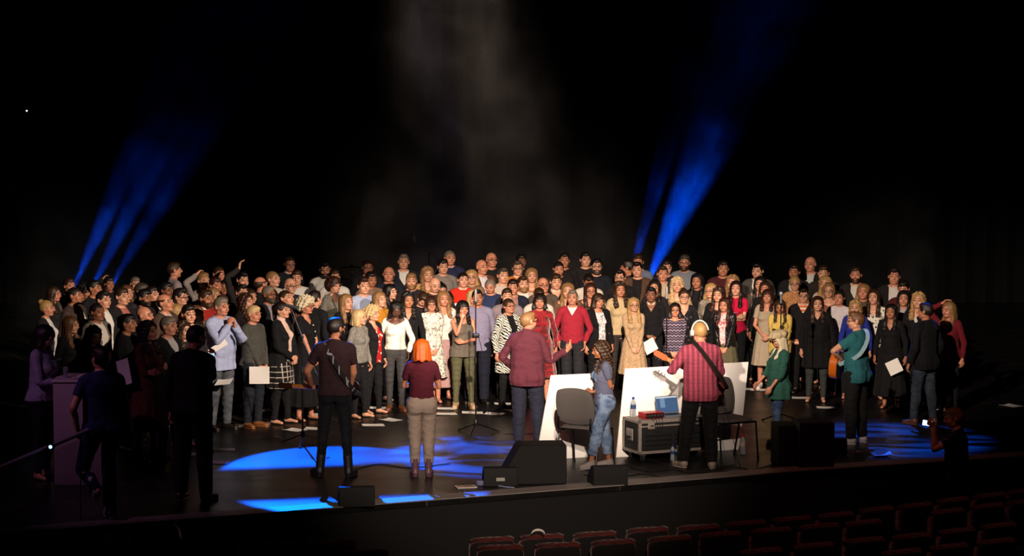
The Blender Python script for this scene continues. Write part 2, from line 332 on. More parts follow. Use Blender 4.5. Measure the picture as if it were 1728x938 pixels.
def weights(P, sex, allow=None):
    B = bones(sex); names = [n for n in B if allow is None or n.rstrip('lr') in allow or n in allow or n[:-1] in allow]
    W = np.zeros((len(P), len(names)))
    for i, n in enumerate(names):
        a, b, r = B[n]; q = seg_d(P, a, b) / r + .05
        w = q ** -6.0
        if n[-1] == 'l' and n[:-1] in LIMB: w = w * (P[:, 0] > -.012 if n[:-1] in ('thigh', 'shin', 'foot') else P[:, 0] > .05)
        if n[-1] == 'r' and n[:-1] in LIMB: w = w * (P[:, 0] < .012 if n[:-1] in ('thigh', 'shin', 'foot') else P[:, 0] < -.05)
        W[:, i] = w
    W /= W.sum(1, keepdims=True) + 1e-30
    W[W < .02] = 0; W /= W.sum(1, keepdims=True)
    return names, W
LIMB = {'uarm', 'farm', 'hand', 'thigh', 'shin', 'foot', 'th'} | {p + f for p in 'ab' for f in FING}

# ---- pose
def rot(ax, ang):
    ax = np.array(ax, float); ax /= np.linalg.norm(ax); c, s = math.cos(ang), math.sin(ang); x, y, z = ax
    return np.array(((c + x * x * (1 - c), x * y * (1 - c) - z * s, x * z * (1 - c) + y * s), (y * x * (1 - c) + z * s, c + y * y * (1 - c), y * z * (1 - c) - x * s), (z * x * (1 - c) - y * s, z * y * (1 - c) + x * s, c + z * z * (1 - c))))
def frame(d, u):
    d = np.array(d, float); d /= np.linalg.norm(d); u = np.array(u, float); u = u - d * (u @ d); u /= np.linalg.norm(u) + 1e-9
    return np.stack([d, u, np.cross(d, u)], 1)
class Xf:
    def __init__(s, R=np.eye(3), o=(0, 0, 0), n=(0, 0, 0)): s.R = R; s.o = np.array(o, float); s.n = np.array(n, float)   # rest origin, new origin
    def __call__(s, p): return (np.asarray(p) - s.o) @ s.R.T + s.n
def ik(S, T, L1, L2, pole):
    d = T - S; L = np.linalg.norm(d); L = min(max(L, abs(L1 - L2) + .02), (L1 + L2) * .999); u = d / np.linalg.norm(d)
    a = (L1 * L1 - L2 * L2 + L * L) / (2 * L); h = math.sqrt(max(L1 * L1 - a * a, 0)); p = np.array(pole, float); p = p - u * (p @ u); p /= np.linalg.norm(p) + 1e-9
    return S + u * a + p * h, S + u * L
def pose(sex, P):
    """P: lean, twist (deg), head=(yaw,pitch,roll), armL/armR=dict(w=wrist target in body space, e=elbow pole, d=hand direction, n=palm normal, c=curl), legL/legR=dict(a=ankle, k=knee pole, f=foot yaw), drop, shift"""
    J = skel(sex); X = {}; g = P.get
    dz = -g('drop', 0); R0 = rot((0, 0, 1), math.radians(g('hips', 0)))
    pel = Xf(R0, (0, .01, .95), np.array((g('shift', 0), .01 + g('back', 0), .95 + dz))); X['pelvis'] = pel
    R1 = R0 @ rot((1, 0, 0), math.radians(g('lean', 0) * .5)) @ rot((0, 1, 0), math.radians(g('side', 0) * .5)) @ rot((0, 0, 1), math.radians(g('twist', 0) * .5))
    sp = Xf(R1, (0, 0, 1.05), pel((0, 0, 1.05))); X['spine'] = sp
    R2 = R1 @ rot((1, 0, 0), math.radians(g('lean', 0) * .5)) @ rot((0, 1, 0), math.radians(g('side', 0) * .5)) @ rot((0, 0, 1), math.radians(g('twist', 0) * .5))
    ch = Xf(R2, (0, 0, 1.18), sp((0, 0, 1.18))); X['chest'] = ch
    hy, hp, hr = g('head', (0, 0, 0)); hp = hp - g('lean', 0) * .6
    R3 = R2 @ rot((0, 0, 1), math.radians(hy * .4)) @ rot((1, 0, 0), math.radians(hp * .4))
    nk = Xf(R3, (0, .015, 1.46), ch((0, .015, 1.46))); nk.n = nk.n + R2 @ np.array((0, -.004, -.012)); X['neck'] = nk
    R4 = R3 @ rot((0, 0, 1), math.radians(hy * .6)) @ rot((1, 0, 0), math.radians(hp * .6)) @ rot((0, 1, 0), math.radians(hr))
    X['head'] = Xf(R4 * 1.07, (0, .01, 1.56), nk((0, .01, 1.56)) + R3 @ np.array((0, -.004, -.012)))
    for sd, k in (('l', 1), ('r', -1)):
        M = np.array((k, 1, 1)); q = dict(w=(.255, -.03, .885), e=(.35, .6, 0), c=.35); q.update(g('arm' + sd.upper(), {}) or {})
        S0, E0, W0 = J['sh'] * M, J['el'] * M, J['wr'] * M
        S = ch(S0) + np.array(q.get('s', (0, 0, 0))) * M
        T = np.array(q['w'], float) * M
        if not q.get('world'): T = T + np.array((0, 0, dz))
        E, T = ik(S, T, np.linalg.norm(E0 - S0), np.linalg.norm(W0 - E0), np.array(q['e']) * M)
        # hinge axis: rest elbow folds towards -y
        def fr(d, pl): return frame(d, pl)
        rest_pl = np.array((0, -1., 0)); d1 = E - S; d2 = T - E
        bend = d2 / np.linalg.norm(d2) - d1 / np.linalg.norm(d1)
        if np.linalg.norm(bend) < .08: bend = np.array((0, -1., 0))
        fu0 = fr(E0 - S0, rest_pl); fu1 = fr(d1, bend); X['uarm' + sd] = Xf(fu1 @ fu0.T, S0, S)
        ff0 = fr(W0 - E0, rest_pl); b2 = -(d1 / np.linalg.norm(d1)) * 1.0
        b2 = bend if np.linalg.norm(np.cross(b2, d2)) < .05 else bend
        if 'd' in q:                     # forearm twists half way to the hand's own frame
            hd = np.array(q['d'], float) * M; hn = np.array(q['n'], float) * M
            h0 = frame(AD * M, AN * M); h1 = frame(hd, hn); RH = h1 @ h0.T
            th = frame(W0 - E0, AN * M); fN = frame(d2, hn); RF = fN @ th.T
        else:
            RF = fr(d2, b2) @ ff0.T; RH = RF
        X['farm' + sd] = Xf(RF, E0, E); X['hand' + sd] = Xf(RH, W0, T)
        cu = q.get('c', .35); cu = cu if isinstance(cu, (list, tuple)) else (cu,) * 4
        for i, n in enumerate(FING):
            hinge = np.cross(AD * M, AN * M); c = cu[i]
            Ra = RH @ rot(hinge, c * 1.25 ); Rb = Ra @ rot(hinge, c * 1.35)
            A0 = J['kk'][i] * M; B0 = J['md'][i] * M; A1 = X['hand' + sd](A0); xa = Xf(Ra, A0, A1)
            X['a' + n + sd] = xa; X['b' + n + sd] = Xf(Rb, B0, xa(B0))
        t0 = J['t0'] * M; X['th' + sd] = Xf(RH @ rot(AD * M, -k * q.get('t', .3)), t0, X['hand' + sd](t0))
        # legs
        q = dict(a=(.10, .025, .085), k=(.1, -1, 0), f=8); q.update(g('leg' + sd.upper(), {}) or {})
        H0, K0, A0 = J['hip'] * M, J['kn'] * M, J['an'] * M; H = pel(H0)
        Kn, An = ik(H, np.array(q['a'], float) * M, np.linalg.norm(K0 - H0), np.linalg.norm(A0 - K0), np.array(q['k']) * M)
        ff = np.array((0, -1., 0)); kd = np.array(q['k'], float) * M
        X['thigh' + sd] = Xf(frame(Kn - H, kd) @ frame(K0 - H0, ff).T, H0, H); X['shin' + sd] = Xf(frame(An - Kn, kd) @ frame(A0 - K0, ff).T, K0, Kn)
        X['foot' + sd] = Xf(rot((0, 0, 1), math.radians(k * q['f'])) @ rot((1, 0, 0), math.radians(q.get('p', 0))), A0, An)
    return X
def skin(V, WN, X):
    names, W = WN; out = np.zeros_like(V)
    for i, n in enumerate(names):
        w = W[:, i]; s = w > 0
        if s.any(): out[s] += w[s, None] * X[n](V[s])
    return out
def fatten(V, b, sex):                   # stouter or slimmer: widens trunk and thighs of body and clothes alike
    if not b: return V
    V = V.copy(); ax = np.abs(V[:, 0]); z = V[:, 2]
    arm = np.clip((ax - (.15 + np.clip(1.42 - z, 0, 9) * .12)) / .05, 0, 1)
    k = np.interp(z, [0, .12, .5, .85, 1.1, 1.3, 1.42, 1.47, 1.55, 1.75], [0, .2, .5, .8, 1.2, .9, .35, .25, .2, .15])
    kx = b * k * (1 - arm); V[:, 0] *= 1 + kx * .85; V[:, 1] = V[:, 1] * (1 + kx * .9) - .10 * b * np.exp(-((z - 1.06) / .13) ** 2) * (V[:, 1] < 0) * (1 - arm) * np.exp(-(V[:, 0] / .12) ** 2)
    V[:, 0] += np.sign(V[:, 0]) * arm * b * .05
    return V

# ---- wardrobe: each garment a solid a little outside the body, cut at neck, cuffs, waist and hem
CA = {'chest', 'spine', 'pelvis', 'neck', 'uarm', 'farm'}
def arms_field(F, sex, off, end, k=.02, wide=0.):
    J = skel(sex); s = 1 if sex == 'm' else .86; A = Fld(F.xs, F.ys, F.zs)
    A.cap((.10, .01, 1.40), J['sh'], .055 * s + off, .054 * s + off, .02, True)
    A.cap(J['sh'], J['el'], .052 * s + off, .040 * s + off + wide, .02, True); A.cap(J['el'], J['wr'], .041 * s + off + wide, .027 * s + off + wide, .02, True)
    o = J['sh']; A.cut(lambda x, y, z: ((np.abs(x) - o[0]) * AD[0] + (z - o[2]) * AD[2]) - end + 0 * y)
    F.join(A, k)
def top_field(sex, sleeve, hem, off=.013, neck='crew', loose=1.0, flare=0., opening=0., h=.0125, vdepth=.1, fold=.004):
    h = h * (1.25 if LOD[0] else 1)
    wx = {'long': .66, 'roll': .56, 'short': .46, 'none': .30}[sleeve]
    n = int(wx / h); xs = np.arange(-n, n + 1) * h; ys = np.arange(-.27, .27, h); zs = np.arange(hem - .04, 1.56, h)
    F = Fld(xs, ys, zs); T = np.array(TORSO[sex], float)
    zz = np.linspace(min(hem - .03, .83), 1.53, 36); tab = np.stack([zz] + [np.interp(zz, T[:, 0], T[:, i]) for i in (1, 2, 3)], 1)
    ref = np.interp(1.3, T[:, 0], T[:, 1]), np.interp(1.3, T[:, 0], T[:, 2]) + (.02 if sex == 'f' else 0)
    for r in tab:
        if r[0] < 1.26:
            lo = loose * min(1, (1.26 - r[0]) / .1); r[1] = max(r[1], r[1] * (1 - lo) + ref[0] * .94 * lo); r[2] = max(r[2], r[2] * (1 - lo) + ref[1] * .98 * lo)
        if r[0] < 1.0: r[1] = max(r[1], .168); r[2] = max(r[2], .118); r[1] += flare * (1.0 - r[0]); r[2] += flare * (1.0 - r[0])
    F.prof(tab, off, .02)
    F.cap((.03, .02, 1.475), (.14, .015, 1.43), .034 * (1 if sex == 'm' else .86) + off * .6, .04 * (1 if sex == 'm' else .86) + off, .02, True)
    if hem < .93: F.ell((.078, .062, .90), (.088 + off, .080 + off, .092 + off), .04, True)
    if sex == 'f': F.ell((.066, -.085, 1.265), (.06 + off * .6, .056 + off * .6, .058 + off * .6), .04, True)
    L = {'long': .535, 'roll': .40, 'short': .17, 'none': 0}[sleeve]
    if L: arms_field(F, sex, off * (.85 if sleeve == 'long' else 1.1), L, .02, .004 if sleeve == 'short' else 0)
    else: F.cut(lambda x, y, z: np.abs(x) - (.145 if sex == 'f' else .16) - np.clip(1.33 - z, 0, .06) * 2 + 0 * y)
    if fold: F.F = F.F + (fold * np.sin(F.xs * 63 + 1)[:, None, None] * np.sin(F.ys * 41 + .5)[None, :, None] * np.clip((1.25 - F.zs) * 3, .15, 1)[None, None, :] + fold * .5 * np.sin(F.zs * 55 + 2)[None, None, :] * np.sin(F.xs * 17)[:, None, None]).astype(f32)
    nz = {'crew': 1.494, 'high': 1.525, 'v': 1.490, 'scoop': 1.44, 'wide': 1.455}[neck]
    F.cut(lambda x, y, z: (z - nz - (.42 if neck != 'scoop' else .9) * y - np.clip(np.abs(x) - .06, 0, .1) * .2) )
    if neck in ('v', 'scoop'): F.cut(lambda x, y, z: np.minimum(np.minimum(np.minimum((z - 1.47 + vdepth) * .62, .066) - np.abs(x), .05 - 0 * x + (0 - y)), .04 + 0 * (x + y + z)))
    if opening: F.cut(lambda x, y, z: np.minimum(np.interp(z, [.5, .95, 1.12, 1.45], [opening * 1.5, opening, opening * .8, .062]).astype(f32) - np.abs(x), -.0 - y))
    F.cut(lambda x, y, z: hem - z + 0 * x + 0 * y)
    return F
def mk(F, sex, allow, it=1):
    V, Q = F.net(); V = relax(V, Q, it, .4); return V, Q, weights(V, sex, allow)
def skirt_field(sex, z1, z0, a1=.0, flare=.15, off=.018, h=.0125, pleat=.006):
    h = h * (1.5 if LOD[0] else 1.1)
    xs = np.arange(-.36, .365, h); ys = np.arange(-.33, .34, h); zs = np.arange(z0 - .03, z1 + .03, h); F = Fld(xs, ys, zs); T = np.array(TORSO[sex], float)
    zz = np.linspace(z0 - .02, z1 + .02, 30); tab = np.stack([zz] + [np.interp(zz, T[:, 0], T[:, i]) for i in (1, 2, 3)], 1)
    for r in tab:
        if r[0] < .92: r[1] = .175 + (.92 - r[0]) * flare; r[2] = .125 + (.92 - r[0]) * flare; r[3] = .012
    F.prof(tab, off, .02); th = np.arctan2(F.ys[None, :, None], F.xs[:, None, None])
    F.F = F.F + (pleat * np.sin(th * 13) * np.clip((.98 - F.zs) * 3, 0, 1)[None, None, :]).astype(f32)
    F.cut(lambda x, y, z: np.maximum(z0 - z, z - z1) + 0 * x + 0 * y); return F
def trouser_field(sex, off, wide=0., z0=.075, h=.0125, bib=0):
    h = h * (1.8 if LOD[0] else 1)
    J = skel(sex); xs = np.arange(-.29, .295, h); ys = np.arange(-.21, .22, h); zs = np.arange(z0 - .03, 1.07, h); F = Fld(xs, ys, zs)
    F.prof(TORSO[sex], off, .02, .85, 1.05)
    F.cap(J['hip'], J['kn'], .090 + off, .057 + off + wide * .6, .02, True); F.cap(J['kn'], J['an'] - np.array((0, .008, .02)), .055 + off + wide * .6, .036 + off + wide, .02, True)
    F.ell((.10, .028, .37), (.047 + off, .05 + off, .12), .02, True); F.ell((.078, .06, .90), (.085 + off, .075 + off, .09 + off), .03, True)
    F.F = F.F + (.0035 * np.sin(F.zs * 70)[None, None, :] * np.sin(F.ys * 33 + 1)[None, :, None]).astype(f32)
    F.cut(lambda x, y, z: np.maximum(np.maximum(z0 - z, z - 1.03), np.where(z < .80, .012 - np.abs(x), -1)) + 0 * y); return F
def shoe_field(kind, side):
    h = .0085 if not LOD[0] else .014; xs = np.arange(.02, .19, h) if side > 0 else np.arange(-.19, -.02, h); ys = np.arange(-.20, .12, h); zs = np.arange(-.015, .30, h); F = Fld(xs, ys, zs); k = side
    e = {'trainer': .006, 'shoe': .003, 'flat': .001, 'boot': .006}[kind]
    F.cap((k * .10, .048, .045), (k * .112, -.125, .032), .039 + e, .030 + e, .02); F.cap((k * .10, 0, .05), (k * .092, -.115, .03), .036 + e, .026 + e, .02)
    F.cap((k * .10, .03, .06), (k * .10, .025, .26 if kind == 'boot' else .10), .042 + e, .046 + e, .02)
    F.ell((k * .105, -.04, .0), (.045 + e, .145, .016), .006)
    top = {'trainer': .095, 'shoe': .085, 'flat': .045, 'boot': .24}[kind]
    F.cut(lambda x, y, z: np.maximum(.001 - z, z - top - (0 if kind == 'boot' else .25 * y)) + 0 * x)
    if kind == 'flat': F.cut(lambda x, y, z: np.where((y > -.10), z - .022 - np.abs(y - .0) * .12, -1) + 0 * x)
    return F
HC = (0, .012, 1.664)
def hair_field(style):
    long_ = style in ('long', 'wavy', 'fringe', 'dreads'); z0 = {'long': 1.30, 'wavy': 1.33, 'fringe': 1.36, 'dreads': 1.24, 'bob': 1.50, 'bobf': 1.52}.get(style, 1.50)
    h = .0068 if not LOD[0] else .0088; xs = np.arange(-.17, .1701, h); ys = np.arange(-.15, .24, h); zs = np.arange(z0 - .02, 1.83, h); F = Fld(xs, ys, zs)
    th = {'crop': .0045, 'short': .011, 'quiff': .012, 'ring': .006, 'updo': .011, 'pony': .010, 'curly': .030, 'bouf': .034, 'beard': .009, 'tidy': .014}.get(style, .015)
    if style == 'beard':
        F.ell((0, -.022, 1.603), (.060 + th, .074 + th, .082 + th), .01); F.cap((-.012, -.086, 1.545), (.012, -.086, 1.545), .015 + th, .015 + th, .015); F.cap((.048, -.005, 1.580), (.016, -.072, 1.546), .02 + th, .014 + th, .02, True)
        F.cap((.018, -.095, 1.597), (-.018, -.095, 1.597), .009, .009, .006)
        F.cut(lambda x, y, z: np.maximum(z - 1.600 - np.clip(np.abs(x) - .035, 0, 1) * 1.4, y - .005) + 0 * z)
        F.cut(lambda x, y, z: np.minimum(.022 - np.sqrt((x * .9) ** 2 + ((z - 1.580) * 2.6) ** 2), .05 + 0 * y)); F.cut(lambda x, y, z: 1.528 - z + 0 * x + 0 * y); return F
    x, y, z = F.co((slice(None),) * 3)
    men = style in ('short', 'tidy', 'quiff', 'crop', 'ring')
    F.ell(HC, (.0755 + (.0055 if men else th), .094 + (.007 if men else th), .085 + th * (1. if men else 1.3)), .01)
    if style == 'quiff': F.ell((0, -.045, 1.740), (.050, .048, .024), .025)
    if style in ('short', 'tidy'): F.ell((.008, -.012, 1.730), (.058, .074, .030), .025)
    if style in ('bouf', 'curly'): F.ell((0, .035, 1.66), (.108, .11, .10), .03); F.ell((0, -.03, 1.735), (.08, .07, .04), .03)
    if long_ or style[:3] == 'bob':
        w = {'wavy': .018, 'long': .006, 'fringe': .006, 'dreads': .012}.get(style, .012); zm = z0 + .01
        F.cap((0, .028, 1.66), (0, .052, zm), .094 + w * .5, .088 + w, .03)
        F.cap((.066, .004, 1.64), (.082, -.006 if long_ else -.01, zm + .01), .028, .036 + w * .5, .02, True)
        if long_: F.cap((.080, -.030, 1.50), (.080, -.092, zm + .04), .030, .036 + w * .5, .03, True)
        F.cap((.055, -.012, 1.72), (.068, -.012, 1.62), .026, .024, .02, True)
    if style == 'updo': F.ell((0, .085, 1.735), (.045, .042, .040), .01)
    if style == 'pony': F.ell((0, .115, 1.68), (.024, .03, .03), .01); F.cap((0, .12, 1.68), (0, .125, 1.50), .026, .016, .02)
    if style in ('wavy', 'curly', 'dreads', 'bouf'):
        am = .009 if style != 'bouf' else .005; F.F = F.F + (am * np.sin(x * 95 + 2 * np.sin(z * 60)) * np.sin(z * 88 + 3 * y) + am * .7 * np.sin(y * 110 + z * 40)).astype(f32)
    elif long_ or style[:3] == 'bob':
        F.F = F.F + (.0035 * np.sin(x * 130) + .003 * np.sin(y * 120 + 1)).astype(f32) * np.clip((1.70 - z) * 8, .2, 1)
    # open the face: hairline falls from the forehead to behind the ears
    fr = {'fringe': 1.682, 'bobf': 1.680}.get(style, 1.712)
    if style == 'ring': F.cut(lambda x, y, z: np.maximum(z - 1.69, 1.665 - .75 * y - z - .02) + 0 * x)
    elif long_ or style[:3] == 'bob':
        F.cut(lambda x, y, z: np.minimum(.060 - np.clip(1.57 - z, 0, .1) * .16 - np.sqrt(x * x + (np.clip(z - fr + .055, 0, .2) * 1.1) ** 2), -y + .004))
        F.cut(lambda x, y, z: np.where(z < 1.48, np.maximum(y - .16, -9), -1) + 0 * x)
        F.cut(lambda x, y, z: z0 - z + .012 * np.sin(x * 70) + 0 * y)
    else: F.cut(lambda x, y, z: (1.716 if style == 'curly' else 1.696) - (.03 if style == 'curly' else 0) - 1.7 * np.clip(np.abs(x) - .042, 0, 1) - 1.5 * y * (y > 0) - z + .005 * np.sin(x * 140 + 1) + .004 * np.sin(x * 67) + (.010 * (np.abs(np.abs(x) - .036) < .010) if style in ('quiff', 'short') else 0))
    return F
# ------------------------------------------------------------------ one person: an Empty at the feet; body, hair, clothes, shoes and glasses are its parts
COL = bpy.context.scene.collection
def tag(o, label=None, cat=None, group=None, kind=None):
    if label: o['label'] = label
    if cat: o['category'] = cat
    if group: o['group'] = group
    if kind: o['kind'] = kind
    return o
def empty(name, loc, rz=0, label=None, cat=None, group=None):
    o = bpy.data.objects.new(name, None); COL.objects.link(o); o.location = loc; o.rotation_euler = (0, 0, rz); o.empty_display_size = .1; return tag(o, label, cat, group)
def quads(name, V, Q, mat, parent, attr=None):
    me = bpy.data.meshes.new(name); n = len(Q); me.vertices.add(len(V)); me.vertices.foreach_set('co', np.asarray(V, f32).ravel())
    me.loops.add(n * 4); me.loops.foreach_set('vertex_index', np.asarray(Q, np.int32).ravel()); me.polygons.add(n)
    me.polygons.foreach_set('loop_start', np.arange(n, dtype=np.int32) * 4); me.update(calc_edges=True); me.polygons.foreach_set('use_smooth', np.ones(n, bool))
    if attr is not None: a = me.attributes.new('feature', 'FLOAT_COLOR', 'POINT'); a.data.foreach_set('color', np.asarray(attr, f32).ravel())
    me.materials.append(mat); o = bpy.data.objects.new(name, me); COL.objects.link(o); o.parent = parent; return o
CACHE = {}
def cached(key, fn):
    key = (LOD[0], key)
    if key not in CACHE: CACHE[key] = fn()
    return CACHE[key]
def body_tpl(sex):
    def make():
        V, Q = body_field(sex).net(); V = relax(V, Q, 1, .3); N = vnormals(V, Q); WN = weights(V, sex); x, y, z = V.T; ax = np.abs(x)
        g = lambda v, a, b: np.clip((b - v) / (b - a), 0, 1)
        f = np.zeros((len(V), 4)); f[:, 3] = 1; hd = (z > 1.5) & (y < -.06)
        f[:, 0] = hd * g(np.sqrt((x / 2.6) ** 2 + ((z - 1.580)) ** 2), .006, .011) * (y < -.080) * 1.
        f[:, 1] = hd * np.maximum(g(np.abs(z - 1.6755 - .08 * (.03 - ax)), .003, .007) * (ax > .010) * (ax < .048) * .75, g(np.sqrt(((ax - .031) / 1.7) ** 2 + ((z - 1.647) / .8) ** 2), .0075, .012) * .95)
        f[:, 2] = hd * g(np.abs(np.abs(ax - .031) - .010), .002, .005) * g(np.abs(z - 1.6455), .001, .005) * .45
        names, W = WN; arm = np.zeros(len(V)); hand = np.zeros(len(V))
        for i, n in enumerate(names):
            if n[:-1] in ('uarm', 'farm'): arm += W[:, i]
            if n[:-1] in ('hand', 'th') or n[:2] in ('ai', 'am', 'ar', 'ap', 'bi', 'bm', 'br', 'bp'): hand += W[:, i]
        t = (ax - SH[sex]) * AD[0] + (z - 1.415) * AD[2]
        return V, Q, N, WN, f, arm, hand, t
    return cached(('body', sex), make)
TOPS = {  # kind: (sleeve, hem, kwargs)
    'jumper': ('long', .90, dict(off=.017, neck='crew', loose=.9)), 'vjumper': ('long', .90, dict(off=.017, neck='v', loose=.85, vdepth=.115)), 'shirt': ('long', .82, dict(off=.014, neck='crew', loose=.85)),
    'rolled': ('roll', .82, dict(off=.015, neck='crew', loose=.9)), 'tee': ('short', .90, dict(off=.013, neck='crew', loose=.85)), 'polo': ('short', .82, dict(off=.017, neck='crew', loose=.95, fold=.006)),
    'undershirt': ('none', .90, dict(off=.006, neck='crew', loose=.5)), 'vest': ('none', .84, dict(off=.016, neck='scoop', loose=1., flare=.1)), 'blouse': ('long', .98, dict(off=.018, neck='scoop', loose=.7, fold=.006)),
    'jacket': ('long', .80, dict(off=.027, neck='v', loose=.8, opening=.055, vdepth=.3)), 'closed': ('long', .80, dict(off=.027, neck='v', loose=.8, vdepth=.2)), 'coat': ('long', .56, dict(off=.030, neck='v', loose=.9, opening=.06, flare=.06, vdepth=.3)),
    'cropped': ('short', 1.0, dict(off=.016, neck='crew', loose=.5)), 'dress': ('long', .92, dict(off=.014, neck='crew', loose=.3)), 'shortdress': ('short', .92, dict(off=.016, neck='v', loose=.5, vdepth=.13)), 'tunic': ('roll', .78, dict(off=.022, neck='crew', loose=1.)),
    'widetop': ('long', .86, dict(off=.020, neck='wide', loose=1.)), 'vtop': ('long', .84, dict(off=.016, neck='v', loose=.8, vdepth=.15)), 'fallshirt': ('roll', .72, dict(off=.026, neck='crew', loose=1., flare=.12, fold=.008))}
SLEEVE_END = {'long': .535, 'roll': .40, 'short': .17, 'none': 0}
BOTTOMS = {'slim': dict(off=.007, wide=-.001), 'jeans': dict(off=.012, wide=.006), 'trousers': dict(off=.015, wide=.014), 'wide': dict(off=.018, wide=.030), 'croptrousers': dict(off=.020, wide=.004, z0=.17)}
def garment(sex, kind):
    def make():
        if kind in TOPS:
            sl, hem, kw = TOPS[kind]; F = top_field(sex, sl, hem, **kw); return mk(F, sex, CA | {'pelvis'} if hem > .7 else CA)
        if kind in BOTTOMS: return mk(trouser_field(sex, **BOTTOMS[kind]), sex, {'pelvis', 'spine', 'thigh', 'shin'})
        if kind[:5] == 'skirt':
            z0, fl = {'skirtlong': (.22, .12), 'skirtmid': (.42, .14), 'skirt': (.52, .07), 'skirtfull': (.30, .20)}[kind]; return mk(skirt_field(sex, 1.06, z0, flare=fl), sex, {'pelvis', 'spine'})
        if kind[:5] == 'shoe_': _, k, sd = kind.split('_'); return mk(shoe_field(k, 1 if sd == 'l' else -1), sex, {'foot' + sd, 'shin' + sd} if k == 'boot' else {'foot' + sd})
        if kind == 'collar':
            xs = np.arange(-.13, .131, .006); F = Fld(xs, xs, np.arange(1.42, 1.56, .006)); s = 1 if sex == 'm' else .88
            F.cap((0, .022, 1.40), (0, .010, 1.60), .074 * s, .062 * s, .01)
            F.cut(lambda x, y, z: np.maximum(z - 1.518 - .38 * y, 1.455 + .5 * y - z)); F.cut(lambda x, y, z: np.minimum(.010 + (z - 1.45) * .45 - np.abs(x), -y)); return mk(F, sex, {'neck', 'chest'})
        if kind == 'rollneck':
            xs = np.arange(-.12, .121, .007); F = Fld(xs, xs, np.arange(1.42, 1.58, .007)); F.cap((0, .022, 1.40), (0, .010, 1.60), .070, .060, .01); F.cut(lambda x, y, z: np.maximum(z - 1.545 - .2 * y, 1.45 - z)); return mk(F, sex, {'neck', 'chest'})
        if kind[:5] == 'hair_': F = hair_field(kind[5:]); V, Q = F.net(); V = relax(V, Q, 1, .3); return V, Q, weights(V, sex, {'head'} )
    return cached((sex, kind), make)
def merge_long_hair_weights(V, X):
    """hair hanging below the chin follows the head sideways but rests on the shoulders"""
    a = X['head'](V); b = X['chest'](V); t = np.clip((1.56 - V[:, 2]) / .22, 0, .75)[:, None]; return a * (1 - t) + b * t
def ring(c, r, t, n=14, m=5, sx=1., sz=1.):
    V = []; Q = []
    for i in range(n):
        u = 2 * math.pi * i / n
        for j in range(m):
            v = 2 * math.pi * j / m; V.append((c[0] + (r + t * math.cos(v)) * math.cos(u) * sx, c[1] + t * math.sin(v), c[2] + (r + t * math.cos(v)) * math.sin(u) * sz))
    for i in range(n):
        for j in range(m): Q.append((i * m + j, ((i + 1) % n) * m + j, ((i + 1) % n) * m + (j + 1) % m, i * m + (j + 1) % m))
    return V, Q
def bar(a, b, r, m=5):
    a = np.array(a, float); b = np.array(b, float); fr = frame(b - a, (0, 0, 1) if abs((b - a)[2]) < .9 * np.linalg.norm(b - a) else (1, 0, 0)); V = []; Q = []
    for p in (a, b):
        for j in range(m): v = 2 * math.pi * j / m; V.append(p + fr[:, 1] * r * math.cos(v) + fr[:, 2] * r * math.sin(v))
    for j in range(m): Q.append((j, (j + 1) % m, m + (j + 1) % m, m + j))
    return V, Q
def cat(parts):
    V = []; Q = []
    for v, q in parts: k = len(V); V += [tuple(p) for p in v]; Q += [tuple(i + k for i in f) for f in q]
    return np.array(V, float), np.array(Q)
def glasses_mesh(dark=False):
    y = -.116; P = []
    for s in (-1, 1):
        P.append(ring((s * .033, y, 1.645), .0225, .0028, sz=.78)); P.append(bar((s * .056, y, 1.652), (s * .086, .01, 1.650), .0028))
    P.append(bar((-.011, y - .001, 1.648), (.011, y - .001, 1.648), .0028)); return cat(P)
